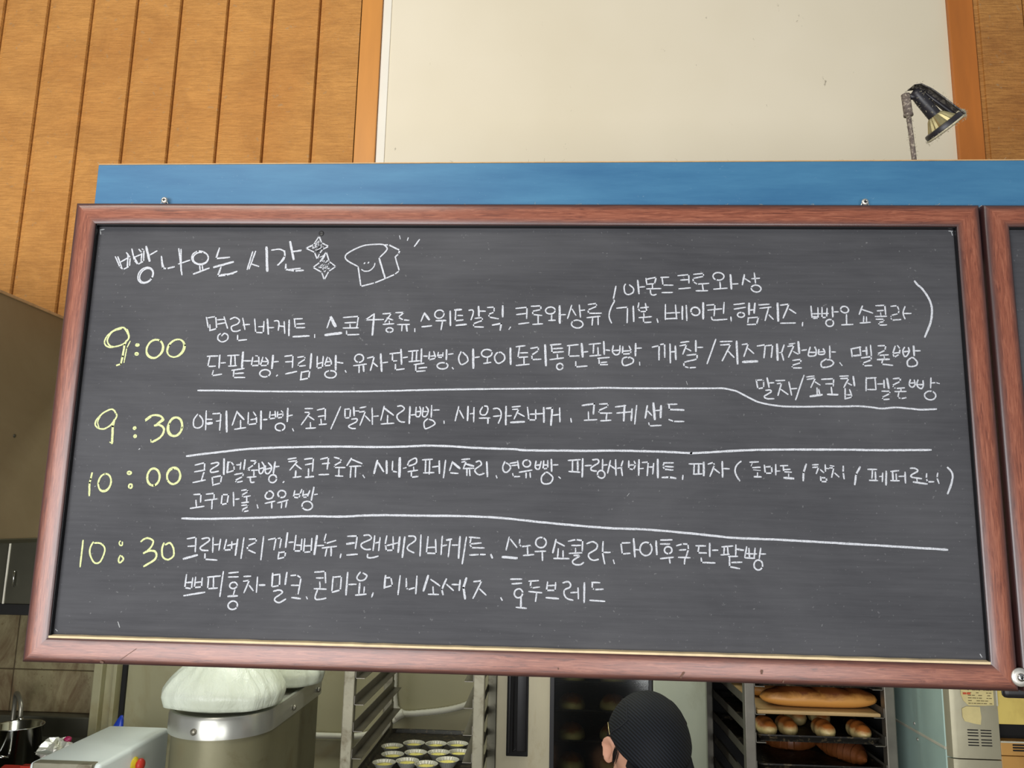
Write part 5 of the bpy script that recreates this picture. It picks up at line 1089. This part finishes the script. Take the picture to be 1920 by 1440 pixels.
def roll(cx, cy, z, r, ln, label):
    bm = B(); n = 22; m = 20
    def f(i, j):
        t = -1 + 2 * i / (n - 1); a = 2 * math.pi * j / m
        rr = r * (max(0, 1 - abs(t) ** 2.6)) ** 0.5 + 0.0004
        sp_ = 1 + 0.06 * math.sin(9 * t + 1.0 * a)
        zz = rr * sp_ * math.sin(a); zz = max(zz, -r * 0.72)
        return Vector((cx + rr * sp_ * math.cos(a), cy + t * ln, z + r * 0.72 + zz))
    V = grid(bm, f, n, m)
    for i in range(n - 1): bm.faces.new((V[i][m - 1], V[i][0], V[i + 1][0], V[i + 1][m - 1]))
    bm.faces.new(V[0]); bm.faces.new(V[-1][::-1])
    return tag(obj('bread_roll', bm, 'roll', None, True), label, 'bread', 'rolls on the tray under the baguettes')
zz_ = zr + 0.0026
for x, y, r, lb in ((0.712, 1.585, 0.0270, 'front row, leftmost beside the rack post'), (0.778, 1.600, 0.0265, 'front row, second from the left'), (0.880, 1.575, 0.0270, 'front row, third, near the middle'), (0.982, 1.570, 0.0270, 'front row, alone at the right'),
                    (0.845, 1.735, 0.0275, 'back row, left one of the pair'), (0.922, 1.745, 0.0275, 'back row, right one of the pair')):
    roll(x, y, zz_, r, 0.062, 'small golden roll on black tray: ' + lb)
def croissant(cx, cy, z, ang, label):
    bm = B(); n = 46; m = 18
    def f(i, j):
        t = -1 + 2 * i / (n - 1); a = 2 * math.pi * j / m
        stp = 1 + 0.10 * (((t * 4.2) % 1.0) - 0.5)
        rr = (0.040 * (1 - abs(t) ** 1.7) + 0.005) * stp
        x = t * 0.092; y = 0.028 * t * t
        zz = max(rr * math.sin(a), -0.020)
        yy = y + rr * math.cos(a)
        return Vector((cx + x * math.cos(ang) - yy * math.sin(ang), cy + x * math.sin(ang) + yy * math.cos(ang), z + 0.020 + zz))
    V = grid(bm, f, n, m)
    for i in range(n - 1): bm.faces.new((V[i][m - 1], V[i][0], V[i + 1][0], V[i + 1][m - 1]))
    bm.faces.new(V[0]); bm.faces.new(V[-1][::-1])
    return tag(obj('croissant', bm, 'croissant', None, 'auto'), label, 'bread', 'croissants on the third level')
croissant(0.822, 1.745, Z2[6] + 0.0026, R(-18), 'left croissant lying lengthwise on the third tray of the right rack')
croissant(0.972, 1.640, Z2[6] + 0.0026, R(118), 'right croissant, end-on and larger, on the third tray of the right rack')

# ================================================================== DECK OVEN AT THE RIGHT
dk = thing('deck_oven', 'large steel deck oven at the right edge with a teal side', 'oven', (1.6, 1.75, 0.0))
yf = 1.30
bm = B(); box(bm, 1.118, 1.150, yf + 0.02, 2.25, 0.10, 1.174, 0.002); box(bm, 1.118, 1.150, yf + 0.02, 2.25, 1.180, 1.62, 0.002); obj('side_panel', bm, 'teal', dk, label='dull teal side panel with a pale seam')
bm = B(); box(bm, 1.1160, 1.130, yf + 0.02, 2.25, 1.1735, 1.1805, 0.0005, 1); obj('seam_strip', bm, 'pipe', dk)
for y, z in ((1.50, 1.197), (1.485, 1.157)):
    bm = B(); lathe(bm, [(0.0045, 0), (0.004, 0.002), (0, 0.003)], (1.118, y, z), (-1, 0, 0), 10); obj('side_screw', bm, 'screw', dk, True)
bm = B()
pr = [(1.118, yf + 0.045), (1.1215, yf + 0.018), (1.130, yf + 0.005), (1.143, yf + 0.001), (1.252, yf), (1.252, yf + 0.045)]
prism_z(bm, pr, 1.1575, 1.60); obj('control_column', bm, 'colsteel', dk, 'auto')
bm = B(); prism_z(bm, pr, 0.10, 1.1545); obj('lower_column', bm, 'colsteel', dk, 'auto')
bm = B(); box(bm, 1.2485, 1.2525, yf - 0.004, yf + 0.002, 1.292, 1.60, 0.001); obj('corner_guard', bm, 'pipe', dk)
for gz in (1.2305, 1.2065):
    for gx in (1.169, 1.203):
        for s in range(3):
            bm = B(); box(bm, gx, gx + 0.028, yf - 0.0012, yf + 0.004, gz - 0.0080 * s * 0.9 - 0.0026, gz - 0.0080 * s * 0.9, 0.0008, 1); obj('vent_slot', bm, 'blackpit', dk)
bm = B(); box(bm, 1.150, 1.96, yf + 0.045, 2.25, 0.10, 1.60); obj('oven_body', bm, 'blackpit', dk)
bm = B(); box(bm, 1.2535, 1.95, yf + 0.006, yf + 0.045, 1.2445, 1.60, 0.003); obj('upper_door', bm, 'yellowsteel', dk, label='yellowish steel door')
bm = B(); box(bm, 1.2535, 1.95, yf + 0.002, yf + 0.045, 1.1675, 1.2015, 0.002); vp = obj('vent_strip', bm, 'brownsteel', dk)
bm = B(); box(bm, 1.2535, 1.95, yf + 0.000, yf + 0.006, 1.1995, 1.2030, 0.001); obj('strip_edge', bm, 'pipe', dk)
for gx in (1.284, 1.330):
    for s in range(3):
        bm = B(); box(bm, gx, gx + 0.036, yf + 0.0004, yf + 0.006, 1.1965 - 0.0068 * s - 0.004, 1.1965 - 0.0068 * s, 0.0008, 1); obj('vent_slot', bm, 'blackpit', vp)
bm = B(); box(bm, 1.2535, 1.95, yf + 0.004, yf + 0.045, 0.10, 1.1655, 0.003); obj('lower_door', bm, 'brownsteel', dk)
for x, y in ((1.15, 1.38), (1.93, 1.38), (1.15, 2.20), (1.93, 2.20)):
    bm = B(); tube(bm, [(x, y, 0), (x, y, 0.10)], 0.022, 10); obj('foot', bm, 'black', dk, True)
# notice sheet and a peeled sticker on the column
def slab(bm, pts, ya, yb):
    a = [bm.verts.new((x, ya, z)) for x, z in pts]; b = [bm.verts.new((x, yb, z)) for x, z in pts]; n = len(pts)
    for i in range(n): bm.faces.new((a[i], a[(i + 1) % n], b[(i + 1) % n], b[i]))
    bm.faces.new(a); bm.faces.new(b[::-1])
nt_ = thing('paper_notice', 'yellowed printed notice taped to the steel column at lower right', 'notice', (1.20, yf - 0.002, 1.29))
bm = B()
ol = [(1.159, 1.40), (1.244, 1.40), (1.243, 1.2935), (1.215, 1.2915), (1.176, 1.2915), (1.164, 1.303), (1.158, 1.318)]
slab(bm, ol, yf - 0.0012, yf - 0.0005)
obj('sheet', bm, 'paper', nt_)
bm = B()
rnd = random.Random(4)
for r_ in range(14):
    z = 1.3855 - r_ * 0.0068; x = 1.176
    while x < 1.236:
        l_ = rnd.uniform(0.003, 0.010)
        if rnd.random() < 0.72: box(bm, x, min(x + l_, 1.238), yf - 0.0019, yf - 0.0014, z - 0.0009, z + 0.0009)
        x += l_ + 0.002
obj('faint_print', bm, 'ink', nt_)
bm = B(); box(bm, 1.163, 1.172, yf - 0.0024, yf - 0.0019, 1.3195, 1.3245); box(bm, 1.1735, 1.183, yf - 0.0021, yf - 0.0015, 1.3195, 1.3245); obj('red_mark', bm, 'redink', nt_)
st_ = thing('sticker', 'small peeling blank sticker under the notice on the steel column', 'sticker', (1.18, yf - 0.002, 1.26))
bm = B(); ol = [(1.158, 1.283), (1.170, 1.289), (1.205, 1.2885), (1.207, 1.262), (1.204, 1.2435), (1.188, 1.2455), (1.163, 1.2515), (1.158, 1.262)]
slab(bm, ol, yf - 0.0022, yf - 0.0013)
obj('sticker_sheet', bm, 'paper', st_)
# ================================================================== PERSON
HC = Vector((0.266, 0.814, 1.280)); phi, bow, roll = R(15.1), R(36.5), R(1.3)      # facing the shop, head bowed
Fw = Vector((math.sin(phi), -math.cos(phi), 0)); Up = Vector((0, 0, 1))
Fw, Up = Fw * math.cos(bow) - Up * math.sin(bow), Up * math.cos(bow) + Fw * math.sin(bow)
Lf = Up.cross(Fw)
Lf, Up = Lf * math.cos(roll) + Up * math.sin(roll), Up * math.cos(roll) - Lf * math.sin(roll)
def hp(l, f, u): return HC + Lf * l + Fw * f + Up * u
def skin(name, verts, edges, root, sub=2):
    """verts: name -> (pos, rx[, ry]); grown with a skin modifier and returned as a plain bmesh"""
    names = list(verts); me = bpy.data.meshes.new(name)
    me.from_pydata([tuple(verts[q][0]) for q in names], [(names.index(a), names.index(b)) for a, b in edges], [])
    o = bpy.data.objects.new(name, me); col.objects.link(o)
    sm = o.modifiers.new('skin', 'SKIN'); sm.use_smooth_shade = True
    if not me.skin_vertices: me.skin_vertices.new()
    for i, q in enumerate(names):
        sv = me.skin_vertices[0].data[i]; r = verts[q][1:]
        sv.radius = (r[0], r[1] if len(r) > 1 else r[0]); sv.use_root = (q == root)
    if sub:
        ss = o.modifiers.new('subsurf', 'SUBSURF'); ss.levels = sub; ss.render_levels = sub
    bpy.context.view_layer.update()
    dg = bpy.context.evaluated_depsgraph_get(); m2 = bpy.data.meshes.new_from_object(o.evaluated_get(dg))
    bm = bmesh.new(); bm.from_mesh(m2)
    bpy.data.objects.remove(o); bpy.data.meshes.remove(me); bpy.data.meshes.remove(m2)
    return bm
# standing bowed forward from the hips, hands resting on the thighs
hip = Vector((0.19, 1.27, 0.84))
fh = Vector((0.26, -0.966, 0)).normalized(); lh = Vector((0.966, 0.26, 0)).normalized()
neckb = Vector((0.247, 0.935, 1.128))
V = {
 'pelvis': (hip, 0.135, 0.10), 'waist': (hip.lerp(neckb, 0.36) + Vector((0, 0, 0.012)), 0.118, 0.092), 'chest': (hip.lerp(neckb, 0.72) + Vector((0, 0, 0.006)), 0.135, 0.10),
 'neck0': (neckb, 0.062, 0.06), 'neck1': (hp(0, -0.036, -0.085), 0.050, 0.052), 'skull': (hp(0, -0.01, 0.0), 0.06, 0.07)}
E_ = [('pelvis', 'waist'), ('waist', 'chest'), ('chest', 'neck0'), ('neck0', 'neck1'), ('neck1', 'skull')]
for s, nm in ((1, 'l'), (-1, 'r')):
    sh = hip.lerp(neckb, 0.90) + lh * 0.165 * s; el = sh + fh * 0.02 + lh * 0.05 * s + Vector((0, 0, -0.27)); wr = el + fh * 0.12 + lh * -0.05 * s + Vector((0, 0.0, -0.16))
    kn = hip + lh * 0.11 * s + fh * 0.15 + Vector((0, 0, -0.38)); an = hip + lh * 0.12 * s + fh * -0.02 + Vector((0, 0, -0.755)); toe = an + fh * 0.16 + Vector((0, 0, -0.045))
    V.update({'sh' + nm: (sh, 0.062), 'el' + nm: (el, 0.042), 'wr' + nm: (wr, 0.028), 'pm' + nm: (wr + fh * 0.05 + Vector((0, 0, -0.035)), 0.034, 0.018),
              'th' + nm: (hip + lh * 0.095 * s + Vector((0, 0, -0.06)), 0.088), 'kn' + nm: (kn, 0.058), 'cf' + nm: (kn.lerp(an, 0.35), 0.054), 'an' + nm: (an, 0.040), 'ft' + nm: (an + fh * 0.06 + Vector((0, 0, -0.035)), 0.04, 0.034), 'to' + nm: (toe, 0.034, 0.024)})
    V['cv' + nm] = (V['chest'][0].lerp(sh, 0.52) + Vector((0, 0, 0.004)), 0.068)
    E_ += [('chest', 'cv' + nm), ('cv' + nm, 'sh' + nm), ('sh' + nm, 'el' + nm), ('el' + nm, 'wr' + nm), ('wr' + nm, 'pm' + nm), ('pelvis', 'th' + nm), ('th' + nm, 'kn' + nm), ('kn' + nm, 'cf' + nm), ('cf' + nm, 'an' + nm), ('an' + nm, 'ft' + nm), ('ft' + nm, 'to' + nm)]
    pm = V['pm' + nm][0]; dn = (fh * 0.8 + Vector((0, 0, -0.6))).normalized()
    for q, (off, ln) in enumerate(((-0.026, 0.068), (-0.009, 0.078), (0.009, 0.074), (0.025, 0.058))):
        a = pm + lh * off + dn * 0.012; b = a + dn * ln * 0.5; c = b + (dn * 0.6 + Vector((0, 0, -0.8))).normalized() * ln * 0.5
        V.update({f'k{q}{nm}': (a, 0.010), f'm{q}{nm}': (b, 0.0088), f't{q}{nm}': (c, 0.0075)})
        E_ += [('pm' + nm, f'k{q}{nm}'), (f'k{q}{nm}', f'm{q}{nm}'), (f'm{q}{nm}', f't{q}{nm}')]
    tb = pm - dn * 0.012 - lh * 0.030 * s
    V.update({'u0' + nm: (tb, 0.012), 'u1' + nm: (tb - lh * 0.016 * s + dn * 0.03, 0.0095)})
    E_ += [('pm' + nm, 'u0' + nm), ('u0' + nm, 'u1' + nm)]
bm = skin('person_body', V, E_, 'pelvis', 3)
tors = [v for v in bm.verts if v.co.z > 0.86]
for _ in range(6): bmesh.ops.smooth_vert(bm, verts=tors, factor=0.5, use_axis_x=True, use_axis_y=True, use_axis_z=True)
bodyskin = bm.copy()
# head: skull, jaw, nose, lips, eye sockets; then ears
def headpt(i, j):
    a = 2 * math.pi * i / 48; b = -math.pi / 2 + math.pi * j / 32
    cf, cl, cu = math.cos(b) * math.cos(a), math.cos(b) * math.sin(a), math.sin(b)
    f = cf * (0.100 if cf > 0 else 0.098); l = cl * 0.076; u = cu * (0.108 if cu > 0 else 0.118)
    if cu < 0:
        k_ = -cu
        l *= 1 - 0.30 * k_; f = f + 0.022 * k_ if cf > -0.2 else f * (1 - 0.34 * k_) + 0.012 * k_
    if cf > 0.2:
        nz = math.exp(-(l / 0.013) ** 2) * math.exp(-((u + 0.028) / 0.022) ** 2); f += 0.024 * nz
        br = math.exp(-((u - 0.012) / 0.010) ** 2) * math.exp(-(l / 0.05) ** 2); f += 0.004 * br
        for s in (1, -1): f -= 0.010 * math.exp(-((l - 0.032 * s) / 0.014) ** 2) * math.exp(-((u + 0.004) / 0.010) ** 2)
        f += 0.006 * math.exp(-(l / 0.022) ** 2) * math.exp(-((u + 0.066) / 0.007) ** 2) - 0.003 * math.exp(-(l / 0.024) ** 2) * math.exp(-((u + 0.0655) / 0.0022) ** 2)
    return hp(l, f, u)
Hv = grid(bm, headpt, 48, 33, True)
def ear(s):
    n = 20
    def f(i, j):
        a = 2 * math.pi * i / n; r = [0.0, 0.30, 0.58, 0.82, 1.0, 1.0, 0.72, 0.5][j]
        h = [0.004, 0.0045, 0.008, 0.0135, 0.0125, 0.007, 0.0, -0.020][j]
        cf = math.cos(a) * 0.0185 * r * (1.0 if math.sin(a) > 0 else 0.78); cu = math.sin(a) * 0.0325 * r
        fold = 0.004 * math.exp(-((r - 0.6) / 0.15) ** 2) * (1 if math.sin(a + 0.6) > -0.2 else 0)
        out = h - (0.5 * cf if j < 6 else 0.0) + (fold if j < 4 else 0)
        return hp(s * (0.0715 + out), -0.012 + cf - 0.10 * cu, -0.012 + cu)
    V = grid(bm, f, n, 8, True); bm.faces.new([V[i][7] for i in range(n)])
ear(1); ear(-1)
pn = thing('person', 'person in a black mesh cap with head bowed low in front of the oven', 'person', (hip.x, hip.y, 0.0))
bm.normal_update()
body = obj('body', bm, 'skin', pn, True)
rm = body.modifiers.new('fuse', 'REMESH'); rm.mode = 'VOXEL'; rm.voxel_size = 0.0026; rm.use_smooth_shade = True
sm = body.modifiers.new('soften', 'SMOOTH'); sm.factor = 0.5; sm.iterations = 3
# eyes and brows
for s in (1, -1):
    bm = B(); bmesh.ops.create_uvsphere(bm, u_segments=16, v_segments=10, radius=0.0118)
    bmesh.ops.translate(bm, verts=bm.verts, vec=hp(0.032 * s, 0.0705, -0.004)); ey = obj('eye', bm, 'white_trim', pn, True)
    bm = B(); bmesh.ops.create_uvsphere(bm, u_segments=12, v_segments=8, radius=0.0058)
    bmesh.ops.translate(bm, verts=bm.verts, vec=hp(0.032 * s, 0.0774, -0.005)); obj('iris', bm, 'hair', ey, True)
    bm = B(); tube(bm, [hp(0.018 * s, 0.0985, 0.016), hp(0.032 * s, 0.096, 0.020), hp(0.048 * s, 0.086, 0.017)], [0.002, 0.0028, 0.0016], 8); obj('eyebrow', bm, 'hair', pn, True)
# hair tucked under the cap: a close layer over the back of the skull plus stray wisps
bm = B()
def hairpt(i, j):
    a = R(102 + 156 * i / 40); t = j / 10
    lo = 0.004 - 0.075 * max(0.0, math.sin((a - R(102)) / R(156) * math.pi) - 0.35) / 0.65
    u = 0.03 + (lo - 0.03) * t
    b = math.asin(max(-1, min(1, u / (0.108 if u > 0 else 0.118))))
    cf, cl, k_ = math.cos(b) * math.cos(a), math.cos(b) * math.sin(a), max(0, -math.sin(b))
    f = cf * (0.100 if cf > 0 else 0.098); l = cl * 0.076 * (1 - 0.30 * k_)
    f = f + 0.022 * k_ if cf > -0.2 else f * (1 - 0.34 * k_) + 0.012 * k_
    g = 1.035
    return hp(l * g, f * g, u)
grid(bm, hairpt, 41, 11); bmesh.ops.solidify(bm, geom=bm.faces[:], thickness=0.002)
hr = obj('hair', bm, 'hair', pn, True)
bm = B(); rnd = random.Random(11)
for _ in range(26):
    g = rnd.uniform(-.007, .007); a0 = hp(-0.0785 + rnd.uniform(-.002, .003), 0.014 + g, 0.022 + rnd.uniform(-.006, .006))
    tube(bm, catmull([a0, a0 - Up * 0.020 + Fw * g * 0.3, a0 - Up * rnd.uniform(0.036, 0.052) - Fw * (0.004 + g * 0.5) + Lf * 0.003], 4), 0.0005, 4)
for _ in range(26):
    a0 = hp(-0.075, -0.030 - rnd.uniform(0, .02), 0.006); tube(bm, [a0, a0 - Up * 0.02, a0 - Up * rnd.uniform(.03, .06) + Lf * rnd.uniform(0, .006)], 0.0005, 4)
obj('loose_strands', bm, 'hair', hr)
# the cap
def rim_el(az):
    az = abs((az + 180) % 360 - 180)
    pts = [(0, 22), (60, 18), (90, 14), (120, 4), (180, -14)]
    for (a0, e0), (a1, e1) in zip(pts, pts[1:]):
        if a0 <= az <= a1: return e0 + (e1 - e0) * (az - a0) / (a1 - a0)
def cap_pt(az, t, off=0.0):
    e = R(rim_el(az) + (90 - rim_el(az)) * t); a = R(az)
    cf, cl, cu = math.cos(e) * math.cos(a), math.cos(e) * math.sin(a), math.sin(e)
    f = cf * (0.108 if cf > 0 else 0.112); l = cl * 0.088; u = cu * (0.122 if cu > 0 else 0.130)
    if t < 0.06: s_ = 0.975 + 0.025 * t / 0.06
    else: s_ = 1.0
    s_ *= 1 + off
    return hp(l * s_, f * s_, u * s_)
bm = B()
grid(bm, lambda i, j: cap_pt(i * 360 / 72, j / 26), 72, 27, True)
bmesh.ops.remove_doubles(bm, verts=bm.verts, dist=1e-5)
cp = obj('cap', bm, 'cap', pn, True, label='black mesh-cloth cap bulging at the back')
md = cp.modifiers.new('thick', 'SOLIDIFY'); md.thickness = 0.0022; md.offset = -1
def seam(pts): 
    bm = B(); P = [Vector(cap_pt(a, t, 0.006)) for a, t in pts]; tube(bm, catmull(P, 6), 0.0010, 6); obj('seam', bm, 'shirt', cp, True)
for s in (-1, 1):
    seam([(150 * s, 0.30), (143 * s, 0.37), (126 * s, 0.48), (105 * s, 0.47), (92 * s, 0.42)])
    seam([(92 * s, 0.42), (93 * s, 0.25), (98 * s, 0.11), (100 * s, 0.02)])
bm = B()
def brim(i, j):
    az = -58 + 116 * i / 24; p = cap_pt(az, 0.0); d = (Fw * math.cos(R(az * 0.6)) + Lf * math.sin(R(az * 0.6)))
    return p + d * 0.055 * (j / 8) * math.cos(R(az * 1.45)) - Up * 0.010 * (j / 8) ** 2
grid(bm, brim, 25, 9); bmesh.ops.solidify(bm, geom=bm.faces[:], thickness=0.003); obj('peak', bm, 'shirt', cp, True)
bm = B(); tube(bm, catmull([cap_pt(-121, 0.05, 0.014), cap_pt(-113, 0.07, 0.016), cap_pt(-106, 0.06, 0.016), cap_pt(-100, 0.03, 0.012)], 5), 0.0011, 8); obj('buckle_edge', bm, 'gold', cp, True, label='thin pale metal edge of the cap strap')
bm = B(); grid(bm, lambda i, j: cap_pt(-122 + 22 * i / 8, 0.005 + 0.06 * j / 3, 0.010), 9, 4); bmesh.ops.solidify(bm, geom=bm.faces[:], thickness=0.002); obj('strap', bm, 'shirt', cp, True)
# clothes follow the body: the same skeleton, a little larger
def garment(name, bones, offset, mat):
    bm = bodyskin.copy(); bm.normal_update()
    def near(p):
        best = None
        for a, b in E_:
            A, Bv = V[a][0], V[b][0]; d = Bv - A; t = max(0.0, min(1.0, (p - A).dot(d) / max(1e-9, d.length_squared)))
            dist = (A + d * t - p).length
            if best is None or dist < best[0]: best = (dist, (a, b), t)
        return best
    kill = []
    for f in bm.faces:
        _, bone, t = near(f.calc_center_median())
        if bone not in bones or not (bones[bone][0] <= t <= bones[bone][1]): kill.append(f)
    nv = {v: v.normal.copy() for v in bm.verts}
    bmesh.ops.delete(bm, geom=kill, context='FACES')
    for v in bm.verts: v.co += nv.get(v, v.normal) * offset
    for _ in range(8): bmesh.ops.smooth_vert(bm, verts=bm.verts[:], factor=0.5, use_axis_x=True, use_axis_y=True, use_axis_z=True)
    obj(name, bm, mat, pn, True)
allb = (0, 1)
garment('shirt', {('pelvis', 'waist'): allb, ('waist', 'chest'): allb, ('chest', 'neck0'): (0, 0.86), ('chest', 'cvl'): allb, ('chest', 'cvr'): allb, ('cvl', 'shl'): allb, ('cvr', 'shr'): allb, ('shl', 'ell'): (0, 0.72), ('shr', 'elr'): (0, 0.72)}, 0.016, 'shirt')
garment('trousers', {('pelvis', 'waist'): (0, 0.5), ('pelvis', 'thl'): allb, ('thl', 'knl'): allb, ('knl', 'cfl'): allb, ('cfl', 'anl'): allb, ('pelvis', 'thr'): allb, ('thr', 'knr'): allb, ('knr', 'cfr'): allb, ('cfr', 'anr'): allb}, 0.007, 'trousers')
for nm in 'lr':
    a, t_ = V['an' + nm][0], V['to' + nm][0]
    vv = {'h': (a + Vector((0, 0, -0.035)) - fh * 0.03, 0.042), 'm': (V['ft' + nm][0], 0.048, 0.042), 't': (t_ + fh * 0.02, 0.042, 0.034)}
    bm = skin('shoe', vv, [('h', 'm'), ('m', 't')], 'h', 2)
    lo = min(v.co.z for v in bm.verts)
    for v in bm.verts:
        if v.co.z < 0.004: v.co.z = 0.004
    obj('shoe', bm, 'shoe', pn, True)
